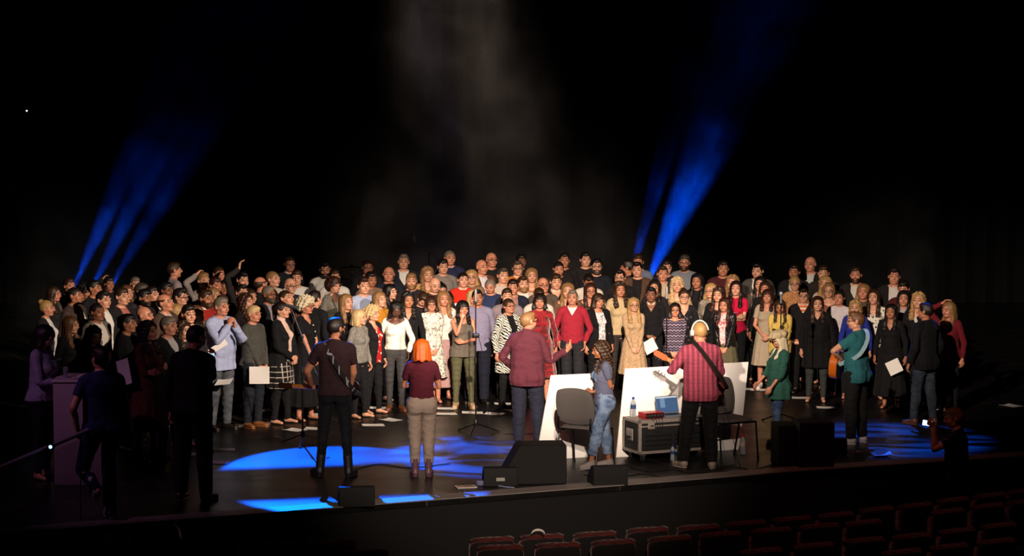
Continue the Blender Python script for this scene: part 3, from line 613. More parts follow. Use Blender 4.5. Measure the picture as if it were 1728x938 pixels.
def person(sx, loc, rz, h, fat=0., ps=None, hair=None, hc='brown', skn='fair', top=None, tc=None, under=None, uc=None, bot='trousers', bc=None, shoes='shoe', sc=None, glasses=None, beard=None, collar=None, roll=None, label='', group=None, extra=None, name='person'):
    root = empty(name, loc, rz, label, 'person', group); k = h / 1.75; root.scale = (k, k, k); ps = ps or {}; X = pose(sx, ps)
    V, Q, N, WN, f, arm, hand, t = body_tpl(sx); U = V.copy(); z = V[:, 2]
    end = max([SLEEVE_END[TOPS[g][0]] for g in (top, under) if g] or [0]); cov = np.clip((end - .012 - t) / .02, 0, 1) * np.clip(arm * 1.5, 0, 1)
    hem = min([TOPS[g][1] for g in (top, under) if g] or [2]); tor = (z < 1.40) & (z > hem + .03) & (arm < .5) & (hand < .2)
    low = 0.06 if bot in ('slim', 'jeans', 'trousers', 'wide') else .19 if bot == 'croptrousers' else 2; leg = (z < 1.0) & (z > low + .03) & (arm + hand < .3)
    foot = (z < .08) & (shoes is not None) & (arm + hand < .3)
    sh = np.maximum(np.maximum(cov, tor * 1.), leg * 1.) * .009 + foot * .007; U = U - N * sh[:, None]
    U = fatten(U, fat, sx); quads('body', skin(U, WN, X), Q, skin_mat(skn), root, f)
    def wear(nm, kind, mat, hairlike=False):
        V, Q, WN = garment(sx, kind)
        if hairlike: P = merge_long_hair_weights(V, X)
        else: P = skin(fatten(V, fat, sx), WN, X)
        return quads(nm, P, Q, mat, root)
    if under: wear('shirt' if under not in ('undershirt',) else 'undershirt', under, uc)
    if top: wear({'jumper': 'jumper', 'vjumper': 'jumper', 'jacket': 'jacket', 'closed': 'jacket', 'coat': 'coat', 'tee': 'tshirt', 'vest': 'vest_top', 'dress': 'dress_top', 'shortdress': 'dress_top'}.get(top, 'shirt'), top, tc)
    if bot: wear('skirt' if bot[:5] == 'skirt' else 'trousers', bot, bc)
    if collar: wear('collar', 'collar', collar)
    if roll: wear('roll_neck', 'rollneck', roll)
    if shoes:
        for sd in 'lr': wear('shoe', 'shoe_%s_%s' % (shoes, sd), sc or plain('17130f', .4, name='leather'))
    if hair and hair != 'bald': wear('hair', 'hair_' + hair, hair_mat(hc), True)
    if beard: wear('beard', 'hair_beard', hair_mat(beard), True)
    if glasses:
        gv, gq = glasses_mesh(); quads('glasses', X['head'](gv), gq, plain('0c0a0a' if glasses == 1 else glasses, .3, name='spectacle_frame'), root)
        if glasses == 'sun': pass
    if extra: extra(root, X, k)
    return root, X
POSES = {
    'down': dict(), 'relaxed': dict(armL=dict(w=(.25, -.08, .90)), armR=dict(w=(.26, -.02, .885))),
    'clasp': dict(armL=dict(w=(.062, -.205, .95), e=(.9, .5, 0), d=(-.75, -.35, -.55), n=(-.3, .85, -.1), c=.45), armR=dict(w=(.055, -.195, .975), e=(.9, .5, 0), d=(-.75, -.35, -.55), n=(-.3, .85, -.1), c=.4)),
    'clasplow': dict(armL=dict(w=(.075, -.165, .86), e=(.8, .4, 0), d=(-.6, -.25, -.7), n=(-.3, .85, -.1), c=.4), armR=dict(w=(.06, -.165, .875), e=(.8, .4, 0), d=(-.6, -.3, -.7), n=(-.3, .85, -.1), c=.4)),
    'crossed': dict(armL=dict(w=(-.06, -.215, 1.13), e=(.8, .3, -.6), d=(-.9, .15, .1), n=(.1, .9, 0), c=.3), armR=dict(w=(-.07, -.185, 1.17), e=(.8, .3, -.6), d=(-.9, .2, .1), n=(.1, .9, 0), c=.3)),
    'pockets': dict(armL=dict(w=(.205, -.09, .93), e=(.7, .7, 0), d=(-.05, -.2, -.9), n=(-.9, 0, 0), c=.3), armR=dict(w=(.205, -.09, .93), e=(.7, .7, 0), d=(-.05, -.2, -.9), n=(-.9, 0, 0), c=.3)),
    'behind': dict(armL=dict(w=(.09, .19, .93), e=(.9, .3, 0), c=.4), armR=dict(w=(.07, .21, .95), e=(.9, .3, 0), c=.4)),
    'paper': dict(armL=dict(w=(.10, -.30, 1.12), e=(.5, .5, -.8), d=(-.25, -.8, .25), n=(-.4, .1, -.9), c=.55), armR=dict(w=(.10, -.30, 1.12), e=(.5, .5, -.8), d=(-.25, -.8, .25), n=(-.4, .1, -.9), c=.55)),
    'face': dict(armR=dict(w=(.045, -.175, 1.46), e=(.4, -.1, -1), d=(-.25, .1, .85), n=(-.25, .95, 0), c=.9, t=.1), armL=dict(w=(-.02, -.22, 1.10), e=(.8, .3, -.5), d=(-.9, -.1, .1), n=(0, .9, .2), c=.4)),
    'pray': dict(armR=dict(w=(.05, -.22, 1.40), e=(.6, -.1, -.9), d=(-.35, -.1, .8), n=(-.8, .2, 0), c=.7), armL=dict(w=(.05, -.22, 1.38), e=(.6, -.1, -.9), d=(-.35, -.1, .8), n=(-.8, .2, 0), c=.7)),
    'headhand': dict(armR=dict(w=(.13, -.02, 1.72), e=(.9, -.4, 0), d=(-.5, .2, .4), n=(-.7, 0, -.5), c=.3)),
    'raised': dict(armR=dict(w=(.06, -.02, 1.80), e=(.9, -.2, .2), d=(-.3, .1, .9), n=(-.7, -.5, 0), c=.3)),
    'chin': dict(armL=dict(w=(.05, -.19, 1.42), e=(.3, -.1, -1), d=(-.1, .1, .9), n=(-.3, .9, 0), c=.8), armR=dict(w=(-.02, -.20, 1.10), e=(.8, .3, -.5), d=(-.9, -.1, .1), n=(0, .9, .2), c=.4)),
}
# ------------------------------------------------------------------ the setting
EA = math.radians(24.3); EV = np.array((math.cos(EA), math.sin(EA), 0)); NV = np.array((-math.sin(EA), math.cos(EA), 0))
class MB:
    """collects boxes, tubes and lofts; build() links them as one mesh object"""
    def __init__(s): s.V = []; s.F = []
    def add(s, V, F): k = len(s.V); s.V += [tuple(map(float, v)) for v in V]; s.F += [tuple(i + k for i in f) for f in F]; return s
    def box(s, lo, hi, R=None, o=(0, 0, 0), bev=0.):
        lo = np.minimum(lo, hi).astype(float); hi = np.maximum(np.array(lo), np.array(hi)).astype(float)
        b = bev; V = []; F = []
        if b <= 0:
            V = [(x, y, z) for x in (lo[0], hi[0]) for y in (lo[1], hi[1]) for z in (lo[2], hi[2])]; F = [(0, 1, 3, 2), (4, 6, 7, 5), (0, 4, 5, 1), (2, 3, 7, 6), (0, 2, 6, 4), (1, 5, 7, 3)]
        else:
            b = min(b, *( (hi - lo) * .45)); ring_ = lambda z, i: [(lo[0] + i + b, lo[1] + i, z), (hi[0] - i - b, lo[1] + i, z), (hi[0] - i, lo[1] + i + b, z), (hi[0] - i, hi[1] - i - b, z), (hi[0] - i - b, hi[1] - i, z), (lo[0] + i + b, hi[1] - i, z), (lo[0] + i, hi[1] - i - b, z), (lo[0] + i, lo[1] + i + b, z)]
            rs = [ring_(lo[2], b * .7), ring_(lo[2] + b, 0), ring_(hi[2] - b, 0), ring_(hi[2], b * .7)]; V = sum(rs, [])
            for j in range(3):
                for i in range(8): F.append((j * 8 + i, j * 8 + (i + 1) % 8, (j + 1) * 8 + (i + 1) % 8, (j + 1) * 8 + i))
            F.append(tuple(range(7, -1, -1))); F.append(tuple(range(24, 32)))
        V = np.array(V, float)
        if R is not None: V = V @ np.array(R).T
        return s.add(V + np.array(o), F)
    def tube(s, pts, r, n=8, caps=True):
        pts = [np.array(p, float) for p in pts]; rs = r if isinstance(r, (list, tuple)) else [r] * len(pts); V = []; F = []; u = None
        for i, p in enumerate(pts):
            d = pts[min(i + 1, len(pts) - 1)] - pts[max(i - 1, 0)]; d /= np.linalg.norm(d) + 1e-9
            if u is None: u = np.cross(d, (0, 0, 1)) if abs(d[2]) < .9 else np.cross(d, (1, 0, 0))
            u = u - d * (u @ d); u /= np.linalg.norm(u) + 1e-9; w = np.cross(d, u)
            for j in range(n): a = 2 * math.pi * j / n; V.append(p + rs[i] * (u * math.cos(a) + w * math.sin(a)))
        for i in range(len(pts) - 1):
            for j in range(n): F.append((i * n + j, i * n + (j + 1) % n, (i + 1) * n + (j + 1) % n, (i + 1) * n + j))
        if caps: F.append(tuple(range(n - 1, -1, -1))); F.append(tuple((len(pts) - 1) * n + j for j in range(n)))
        return s.add(V, F)
    def lathe(s, prof, c=(0, 0, 0), n=16, R=None):
        V = []; F = []
        for r, z in prof:
            for j in range(n): a = 2 * math.pi * j / n; V.append((r * math.cos(a), r * math.sin(a), z))
        for i in range(len(prof) - 1):
            for j in range(n): F.append((i * n + j, i * n + (j + 1) % n, (i + 1) * n + (j + 1) % n, (i + 1) * n + j))
        F.append(tuple(range(n - 1, -1, -1))); F.append(tuple((len(prof) - 1) * n + j for j in range(n)))
        V = np.array(V, float)
        if R is not None: V = V @ np.array(R).T
        return s.add(V + np.array(c, float), F)
    def prism(s, poly, z0, z1, R=None, o=(0, 0, 0)):   # polygon in xy pulled along z
        n = len(poly); V = np.array([(x, y, z0) for x, y in poly] + [(x, y, z1) for x, y in poly], float); F = [tuple(range(n - 1, -1, -1)), tuple(range(n, 2 * n))] + [(i, (i + 1) % n, n + (i + 1) % n, n + i) for i in range(n)]
        if R is not None: V = V @ np.array(R).T
        return s.add(V + np.array(o, float), F)
    def build(s, name, mat, parent=None, smooth=True, bevel=0.):
        me = bpy.data.meshes.new(name); me.from_pydata(s.V, [], s.F); me.validate(); me.update()
        import bmesh
        bm = bmesh.new(); bm.from_mesh(me); bmesh.ops.recalc_face_normals(bm, faces=bm.faces); bm.to_mesh(me); bm.free()
        if smooth:
            me.polygons.foreach_set('use_smooth', np.ones(len(me.polygons), bool))
            try: me.set_sharp_from_angle(angle=math.radians(35))
            except Exception: pass
        me.materials.append(mat); o = bpy.data.objects.new(name, me); COL.objects.link(o)
        if parent: o.parent = parent
        if bevel: m = o.modifiers.new('bevel', 'BEVEL'); m.width = bevel; m.segments = 2; m.limit_method = 'ANGLE'
        return o
def struct(o): o['kind'] = 'structure'; return o
# stage floor: matt black hardboard sheets laid along the stage edge, worn and a little shiny
def floor_mat():
    N = Nodes('stage_boards'); N.set(Roughness=.3, Metallic=0., Specular_IOR_Level=.32); co = N.coord((1, 1, 1), (0, 0, -EA))
    br = N.new('ShaderNodeTexBrick', Scale=1.); br.inputs['Brick Width'].default_value = 2.44; br.inputs['Row Height'].default_value = 1.22; br.inputs['Mortar Size'].default_value = .012; br.inputs['Color1'].default_value = (.006, .0056, .006, 1); br.inputs['Color2'].default_value = (.008, .0075, .0078, 1); br.inputs['Mortar'].default_value = (.045, .04, .038, 1); N.link(co, br.inputs['Vector'])
    sc = N.noise(3.2, co, 6, Roughness=.7); c = N.mixc(N.step(sc, .52, .75), br.outputs['Color'], (.016, .015, .0145, 1)); v = N.noise(60, detail=2); c = N.mixc(N.step(v, .70, .76), c, (.16, .15, .14, 1))
    N.col(c); r = N.new('ShaderNodeMapRange'); r.inputs['To Min'].default_value = .24; r.inputs['To Max'].default_value = .48; N.link(N.noise(2.1, detail=5), r.inputs['Value']); N.link(r.outputs[0], N.b.inputs['Roughness'])
    N.bump(br.outputs['Fac'], .2, .004); return N.m
EDGE = [at(-320, 926), at(0, 902), at(200, 886), at(500, 862.5), at(800, 839), at(1070, 818), at(1345, 795.5), at(1728, 770), at(2100, 748)]
FM = floor_mat()
pts = [p[:2] for p in EDGE]; far = [(22., 50.), (-22., 50.)]
left = [(-22., float(pts[0][1]))]
MB().prism(list(map(tuple, pts)) + [(22., float(pts[-1][1]) + 4)] + far + left, -.06, 0).build('stage_floor', FM)['kind'] = 'structure'
# the lip: a grey strip along the edge, and the black fascia below it
lip = MB(); fas = MB()
for a, b in zip(pts[:-1], pts[1:]):
    a = np.array(a); b = np.array(b); d = (b - a) / np.linalg.norm(b - a); n = np.array((-d[1], d[0])); q = [a - n * .0, b - n * .0, b + n * .30, a + n * .30]
    lip.prism([tuple(v) for v in q], .001, .012); fas.prism([tuple(a + n * .02), tuple(b + n * .02), tuple(b + n * .08), tuple(a + n * .08)], -1.15, -.06)
struct(lip.build('trim_1', plain('9a948f', .5, .1, 'grey_edging', 40))); struct(fas.build('wall_stage_front', plain('0b0a0a', .9)))
DK = plain('060606', .95, name='black_paint', **{'Specular IOR Level': .1})
def slab(name, lo, hi, m=None): return struct(MB().box(lo, hi).build(name, m or DK, smooth=False))
slab('floor', (-23, -4, -1.30), (23, 51, -1.15), plain('0d0808', .95, name='auditorium_carpet')); slab('ceiling', (-23, -4, 13), (23, 51, 13.2))
slab('wall_left', (-23.2, -4, -1.3), (-23, 51, 13)); slab('wall_right', (23, -4, -1.3), (23.2, 51, 13)); slab('wall_back', (-23, 51, -1.3), (23, 51.2, 13)); slab('wall_rear', (-23, -4.2, -1.3), (23, -4, 13))
# black velvet backcloth and wing curtains in folds
VEL = cloth('050507', 'plain')
def curtain(name, a, b, z1, label, folds, dep=.16):
    a = np.array(a); b = np.array(b); L = np.linalg.norm(b - a); d = (b - a) / L; n = np.array((-d[1], d[0])); N_ = int(folds * 8); V = []; F = []
    for k, off in enumerate((0, .02)):
        for i in range(N_ + 1):
            t = i / N_; p = a + d * L * t + n * (dep * .5 * math.sin(t * folds * 2 * math.pi + .6 * math.sin(t * 31)) + off)
            V += [(p[0], p[1], .01), (p[0], p[1], z1)]
    m = 2 * (N_ + 1)
    for i in range(N_): F += [(2 * i, 2 * i + 2, 2 * i + 3, 2 * i + 1), (m + 2 * i, m + 2 * i + 1, m + 2 * i + 3, m + 2 * i + 2), (2 * i, m + 2 * i, m + 2 * i + 2, 2 * i + 2), (2 * i + 1, 2 * i + 3, m + 2 * i + 3, m + 2 * i + 1)]
    o = MB().add(V, F).build(name, VEL); tag(o, label, 'curtain'); return o
curtain('stage_curtain', (-20, 49.5), (20, 49.5), 12.5, 'black velvet backcloth hanging in folds across the rear of the stage', 90)
curtain('wing_curtain', (-12.6, 37.), (-10.6, 39.), 12.5, 'black wing curtain hanging at the left side of the stage', 10)
curtain('wing_curtain', (10.9, 43.), (12.9, 41.), 12.5, 'black wing curtain hanging at the right side of the stage', 10)
# haze hanging over the rear of the stage
def haze(name, lo, hi, dens, sc, contrast, label):
    m = bpy.data.materials.new(name); m.use_nodes = True; t = m.node_tree; n = t.nodes; n.remove(n['Principled BSDF']); v = n.new('ShaderNodeVolumeScatter'); v.inputs['Anisotropy'].default_value = .15; v.inputs['Color'].default_value = (1, 1, 1, 1)
    tc = n.new('ShaderNodeTexCoord'); nz = n.new('ShaderNodeTexNoise'); nz.inputs['Scale'].default_value = sc; nz.inputs['Detail'].default_value = 3; nz.inputs['Distortion'].default_value = .6; t.links.new(tc.outputs['Object'], nz.inputs['Vector'])
    r = n.new('ShaderNodeMapRange'); r.interpolation_type = 'SMOOTHSTEP'; r.inputs['From Min'].default_value = contrast[0]; r.inputs['From Max'].default_value = contrast[1]; r.inputs['To Min'].default_value = dens * .12; r.inputs['To Max'].default_value = dens; t.links.new(nz.outputs['Fac'], r.inputs['Value'])
    # settles towards the floor, except for the smoke rising in the middle
    sp = n.new('ShaderNodeSeparateXYZ'); t.links.new(tc.outputs['Object'], sp.inputs[0])
    def mr(o, a, b, c, d): q = n.new('ShaderNodeMapRange'); q.interpolation_type = 'SMOOTHSTEP'; [setattr(q.inputs[k], 'default_value', w) for k, w in zip(('From Min', 'From Max', 'To Min', 'To Max'), (a, b, c, d))]; t.links.new(o, q.inputs['Value']); return q.outputs[0]
    def op(f, a, b): q = n.new('ShaderNodeMath'); q.operation = f; t.links.new(a, q.inputs[0]); t.links.new(b, q.inputs[1]); return q.outputs[0]
    low = mr(sp.outputs[2], 1.6, 4.3, 1, .03); zk = n.new('ShaderNodeMath'); zk.operation = 'MULTIPLY'; zk.inputs[1].default_value = .42; t.links.new(sp.outputs[2], zk.inputs[0]); u = op('ADD', sp.outputs[0], zk.outputs[0]); mid = op('MULTIPLY', mr(u, -1.0, .8, 0, 1), mr(u, 1.4, 3.4, 1, 0)); g = op('MAXIMUM', low, mid)
    t.links.new(op('MULTIPLY', r.outputs[0], g), v.inputs['Density']); t.links.new(v.outputs[0], n['Material Output'].inputs['Volume'])
    o = MB().box(lo, hi).build(name, m, smooth=False); o['kind'] = 'stuff'; o['label'] = label; o['category'] = 'haze'; return o
haze('stage_haze', (-9.5, 43., .05), (8., 46.5, 8.), .045, .95, (.40, .66), 'thin stage haze drifting behind the choir, lit by the beams')
# ------------------------------------------------------------------ the choir: head position as seen, clothes, pose; depth settled so nobody stands inside a neighbour
CH = []
def C(x, y, sx, yaw, hair, skn, top, bot, label, h=None, foot=None, pose='down', hy=0, hp=0, fat=0., **kw):
    CH.append(dict(x=x, y=y, sx=sx, yaw=yaw, hair=hair, skn=skn, top=top, bot=bot, label='person ' + label, h=h or (1.78 if sx == 'm' else 1.66), foot=foot, pose=pose, hy=hy, hp=hp, fat=fat, kw=kw))
J = 'jeans:252c3a:denim:1a2030'; B = 'trousers:15151a'; S = 'slim:141418'; G = 'trousers:3a3a3c'
# --- far left, half in the dark, most of them turned to the right
C(70, 546, 'f', 75, 'bob/dark', 'pink', 'jumper:9a8fae:knit', S, 'in lilac jumper looking at a phone beside the tall plinth', foot=822, pose='paper', hp=15)
C(78, 505, 'f', 70, 'updo/blond', 'pink', 'jacket:1c1a1e|tee:d8d4d0', S, 'in dark jacket over white top, behind the one in lilac jumper')
C(90, 482, 'f', 70, 'long/brown', 'pink', 'jumper:241f22', S, 'in black top at the far left end of the back rows')
C(117, 532, 'f', 55, 'long/lightbrown', 'fair', 'jumper:171518', S, 'in black jumper half turned away, right of the dark jacket over white top', hy=15)
C(116, 468, 'm', 60, 'short/brown', 'pink', 'shirt:3a2326', B, 'in dark maroon shirt, rearmost at the far left', h=1.74)
C(126, 484, 'm', 65, 'crop/dark', 'tan', 'jacket:4a3a34:tweed|shirt:d8d0c8', B, 'in brown jacket and open white shirt, near the left end', h=1.84)
C(144, 476, 'f', 60, 'curly/black', 'tan', 'jacket:16161a|shirt:c8c0b8', S, 'in black jacket over white shirt, directly behind the brown jacket')
C(158, 471, 'm', 60, 'short/black', 'tan', 'jumper:1a1a1f', B, 'in black jumper with face hidden below the blue stage lamp')
C(155, 548, 'f', 40, 'wavy/black', 'tan', 'jumper:26222a', S, 'in charcoal jumper with head bowed, just behind the one walking in blue light', hp=15)
C(163, 511, 'm', 65, 'crop/dark', 'brown', 'jacket:6e645c:tweed|shirt:c9c0b4', B, 'in checked grey jacket and white shirt at the left side')
C(173, 489, 'm', 65, 'quiff/dark', 'fair', 'jacket:1b1b1f|shirt:e0dcd4', B, 'in black suit jacket and white shirt, behind the checked grey jacket', h=1.82)
C(183, 466, 'm', 30, 'short/dark', 'tan', 'jumper:1b1a20', B, 'with hand raised to head against the blue beam at the left', pose='headhand')
C(204, 484, 'm', 65, 'tidy/brown', 'fair', 'closed:221d20|shirt:b06a5c', B, 'in dark jacket and salmon shirt, left group', h=1.82)
C(214, 480, 'f', 55, 'long/lightbrown', 'fair', 'jumper:2a2226', S, 'half hidden behind the salmon shirt wearer in the left group')
C(213, 528, 'm', 70, 'short/black', 'tan', 'shirt:17171b', B, 'in all black shirt, near front of left group, beside the patterned brown dress')
C(227, 466, 'm', 40, 'short/grey', 'fair', 'jumper:232228', B, 'in dark jumper, rearmost above the left group')
C(237, 476, 'm', 60, 'tidy/darkgrey', 'fair', 'shirt:2e2a30', B, 'in dark shirt with chin lowered, second from rear above the left group', hp=8)
C(241, 517, 'm', 70, 'bald/dark', 'pink', 'shirt:1a1a1e', B, 'in black shirt looking down, directly behind the patterned brown dress')
C(241, 486, 'm', 60, 'short/black', 'olive', 'shirt:201c20', B, 'in dark shirt with full beard, left of the open white shirt', beard='black')
C(248, 540, 'f', 65, 'wavy/dark', 'pink', 'dress:5a3026:smallfloral:2a1412', 'skirtmid:5a3026:smallfloral:2a1412', 'in brown patterned dress with arms folded, front of left group', foot=782, pose='crossed', shoes='boot')
C(257, 482, 'm', 60, 'short/dark', 'fair', 'shirt:e4ded6', B, 'in open white shirt, upper left group', h=1.80, hp=-8)
C(279, 474, 'm', 55, 'short/black', 'brown', 'shirt:201d22', B, 'in dark top, rear, between the white shirt and the black framed glasses')
C(279, 496, 'm', 65, 'ring/brown', 'pink', 'jacket:4e3c32|shirt:d0c8c0', B, 'in brown jacket, third row, looking up to the right', hp=-6, h=1.82)
C(293, 441, 'm', 120, 'short/brown', 'pink', 'shirt:9a8c90', B, 'in pale grey shirt turned away, tallest above the left group', h=1.86)
C(283, 532, 'm', 65, 'tidy/grey', 'pink', 'closed:141418|shirt:c8c4c0', B, 'in black suit, front of left group, between patterned dress and silhouetted figure', foot=775, h=1.84)
C(296, 512, 'f', 60, 'long/blond', 'fair', 'jumper:d8d0c4', S, 'in cream top seen from behind, next to the brown jacket')
C(303, 484, 'm', 60, 'quiff/dark', 'fair', 'shirt:8c7c70', B, 'in taupe shirt and black framed glasses, left group', glasses=1, h=1.82)
C(308, 541, 'f', 60, 'wavy/brown', 'fair', 'jumper:2a2024', S, 'in dark top, head low, right behind the black suit')
C(317, 512, 'm', 40, 'tidy/dark', 'fair', 'shirt:2c2428', B, 'in dark shirt facing out, between taupe shirt and silhouetted figure')
C(331, 541, 'f', 60, 'long/dark', 'fair', 'jumper:4a2c3c', S, 'in plum top, mostly hidden by the silhouetted figure with the phone')
C(334, 514, 'f', 55, 'long/lightbrown', 'fair', 'blouse:3a3038', S, 'in dark blouse looking up, left of the pale blue shirt', hp=-10)
C(343, 458, 'm', 40, 'tidy/sandy', 'fair', 'shirt:8d8480', B, 'in grey shirt with one hand on the forehead, rear row', pose='headhand', h=1.80)
C(346, 487, 'm', 55, 'short/brown', 'tan', 'jumper:a02822:knit', J, 'in red jumper over white collar with a beard, left of the pale blue shirt', collar='e8e4e0', beard='brown', h=1.82)
C(358, 484, 'f', 60, 'long/sandy', 'fair', 'jumper:6a5650', S, 'in taupe top, squeezed between red jumper and long dark hair')
C(362, 466, 'm', 40, 'short/auburn', 'pink', 'shirt:3c2624', B, 'in dark shirt, rear, under the red lit face')
C(368, 449, 'm', 20, 'crop/brown', 'pink', 'jumper:5a2822', B, 'with red lit face in dark red jumper, rear row left', h=1.84)
C(378, 472, 'f', 15, 'long/auburn', 'olive', 'blouse:4a3a36', S, 'in brown blouse facing front, just above the pale blue shirt')
C(372, 500, 'm', 50, 'tidy/grey', 'pink', 'fallshirt_m:a9b2d6', 'jeans:5c6068:denim:44484f', 'in pale blue shirt with hands clasped at the mouth, front row', foot=727, pose='pray', hy=10, fat=.12, shoes='shoe')
C(408, 457, 'm', 30, 'quiff/black', 'fair', 'shirt:2a2626', B, pose='raised', label='in dark shirt at rear, with one pale hand raised overhead', h=1.82)
C(406, 478, 'm', 50, 'quiff/dark', 'fair', 'jacket:1a1718|shirt:8a5a44', B, 'in black jacket with glasses, behind the big dark red hair', glasses=1)
C(415, 494, 'f', 55, 'wavy/auburn', 'fair', 'jumper:1c1316', S, 'in black top with face hidden, directly behind the grey jumper holding paper')
C(423, 486, 'f', 40, 'updo/brown', 'fair', 'jumper:3a302e', S, 'barely showing above the grey jumper, dark brown top')
C(427, 514, 'm', 60, 'tidy/fairhair', 'pink', 'jumper:4e4d48:heather', 'jeans:20242c:denim:161a22', 'in dark grey jumper holding a white sheet low, front row', foot=722, pose='clasplow', fat=.12, sc='7a4a26')
C(439, 467, 'm', 150, 'ring/brown', 'pink', 'jacket:1f1b1c|shirt:e0dcd8', B, 'in dark jacket and white shirt turned away, second rear row left')
C(453, 481, 'm', 40, 'tidy/grey', 'olive', 'jacket:161417|shirt:8c8890', B, 'in black jacket, grey shirt, glasses and grey beard', glasses=1, beard='darkgrey')
C(460, 457, 'm', 55, 'crop/sandy', 'fair', 'shirt:cfc6bc', B, 'in cream shirt with shaven head, rear rows left of centre', h=1.84)
C(474, 507, 'f', 65, 'pony/dark', 'fair', 'jacket:131316|jumper:e6c4b4', 'skirt:141214:plaid:a39a90', 'in black jacket, blush roll-neck and checked skirt, hands joined', foot=716, pose='clasp', roll='e6c4b4', tights=1, shoes='flat')
C(483, 489, 'm', 60, 'crop/brown', 'fair', 'shirt:3a3436', B, 'in dark shirt with chin up, directly behind the checked skirt wearer', hp=-12, h=1.80)
C(488, 432, 'm', 20, 'crop/brown', 'pink', 'jumper:20262e', B, 'in navy jumper, white collar and glasses, tallest in rear row left of centre', glasses=1, collar='e6e2dc', h=1.88)
C(489, 469, 'm', 35, 'bald/dark', 'fair', 'shirt:2c2a2e', B, 'in dark shirt with heavy black glasses and bald head', glasses=1)
C(500, 454, 'm', 15, 'tidy/brown', 'fair', 'shirt:e2ded8', B, 'in white shirt in front of the navy jumper with white collar', h=1.80)
C(504, 516, 'm', 60, 'short/lightbrown', 'fair', 'shirt:8a7068', B, 'in dusky pink shirt, hidden between blush roll-neck and buttoned black dress')
C(516, 497, 'f', 55, 'curly/platinum', 'pink', 'shortdress:121114', 'skirtlong:121114', 'in black dress with pale buttons and glasses, hands clasped, front row', foot=710, pose='clasplow', glasses=1, shoes='flat', buttons=1)
C(531, 489, 'm', 140, 'tidy/dark', 'fair', 'jumper:17181c', B, 'in black top turned away, between buttoned black dress and grey tweed jacket', h=1.76)
C(548, 438, 'm', 10, 'quiff/dark', 'fair', 'shirt:efebe2', B, 'in bright white shirt with dark beard, rear row', beard='dark', h=1.86, hp=8)
C(564, 453, 'm', 20, 'short/brown', 'fair', 'shirt:e8e2da', B, 'in white shirt, half hidden behind the grey tweed jacket', h=1.80)
C(562, 465, 'f', 45, 'bouf/auburn', 'fair', 'jacket:8a8478:tweed|blouse:e4e0d8', 'slim:3a3a38', 'in grey tweed jacket over patterned white blouse', h=1.76)
C(584, 495, 'f', 35, 'long/sandy', 'fair', 'jumper:111115', S, 'in black crew-neck top, left of the pale checked top', h=1.68)
C(605, 521, 'f', 60, 'bobf/fairhair', 'fair', 'jumper:8f8b84:tweed', S, 'in grey checked top, half hidden by the bass player', foot=706, h=1.6)
C(613, 467, 'm', 30, 'quiff/brown', 'fair', 'shirt:a8b4d2', G, 'in light blue shirt, centre left', h=1.82)
C(620, 438, 'm', 10, 'crop/brown', 'pink', 'jumper:26262c', B, 'in charcoal jumper with glasses, rear row near the cymbal', glasses=1, h=1.82)
C(625, 456, 'm', 35, 'short/dark', 'tan', 'jumper:8c6f5e', B, 'in fawn jumper looking down, behind the light blue shirt', hp=10)
C(629, 513, 'f', 55, 'curly/fairhair', 'fair', 'jacket:131114|vtop:b01c20:floral:eadfc4', S, 'in black cardigan over red floral top', foot=701, shoes='flat', fat=.05)
C(640, 491, 'f', 45, 'bob/sandy', 'fair', 'jumper:b87a1e', S, 'in mustard jumper, behind the red floral top', h=1.68)
C(656, 450, 'm', 15, 'bald/dark', 'pink', 'jumper:1d2230', B, 'in dark navy jumper with bald head, third row back', h=1.84)
C(657, 478, 'f', 60, 'long/black', 'fair', 'jumper:17141a', S, 'in black with long black hair over the face, right of the mustard jumper', h=1.68)
C(681, 427, 'm', 5, 'quiff/grey', 'fair', 'closed:1e222c|shirt:eae6de', B, 'in dark coat and white collar, tall in rear row', h=1.90)
C(667, 506, 'f', 10, 'bob/black', 'dark', 'blouse:eadfd2:satin', 'slim:3e3d3e', 'in white satin blouse and grey skinny trousers, looking down', foot=695, hp=18, shoes='shoe', pose='pockets', sc='6a3a24')
C(688, 491, 'f', 5, 'wavy/black', 'tan', 'vtop:141318', S, 'in black v-neck top, right of the white satin blouse', h=1.70)
C(694, 459, 'm', 15, 'tidy/sandy', 'fair', 'shirt:2a2428', B, 'in black shirt with full fair beard, centre left', beard='sandy', h=1.80)
C(711, 488, 'm', 10, 'tidy/brown', 'fair', 'shirt:2a2022', B, 'with head bowed, dark shirt, between black v-neck and patterned white dress', hp=35)
C(721, 449, 'f', 10, 'wavy/ginger', 'fair', 'blouse:c89860', S, 'in golden blouse, rear rows, between dark coat and grey jumper', h=1.76, hc2='b8763c')
C(732, 467, 'm', 20, 'bald/dark', 'fair', 'shirt:352c2c', B, 'in dark shirt, bald and looking down, behind the patterned white dress', hp=14)
C(728, 499, 'f', 5, 'bobf/auburn', 'pink', 'dress:e9e1d4:print:4a4440', 'skirtmid:e9e1d4:print:4a4440', 'in white dress with fine dark swirls, glasses and watch, front row', foot=681, glasses=1, pose='clasplow', shoes='flat')
C(747, 435, 'm', 20, 'short/dark', 'fair', 'jumper:8d827c:heather', B, 'in light grey jumper, rear, in front of the tall navy jumper', h=1.84)
C(745, 476, 'f', 10, 'updo/black', 'fair', 'jumper:2a2428', S, 'with only forehead and eyes showing, left of the bright red jumper')
C(748, 490, 'f', 25, 'long/sandy', 'pink', 'blouse:ece4dc', 'skirtlong:b5908e', 'in white blouse and long dusty pink skirt', foot=679, shoes='flat', h=1.68)
C(757, 492, 'f', -10, 'updo/dark', 'brown', 'jumper:2a1d1c', S, 'with half a face showing between white blouse and grey vest top')
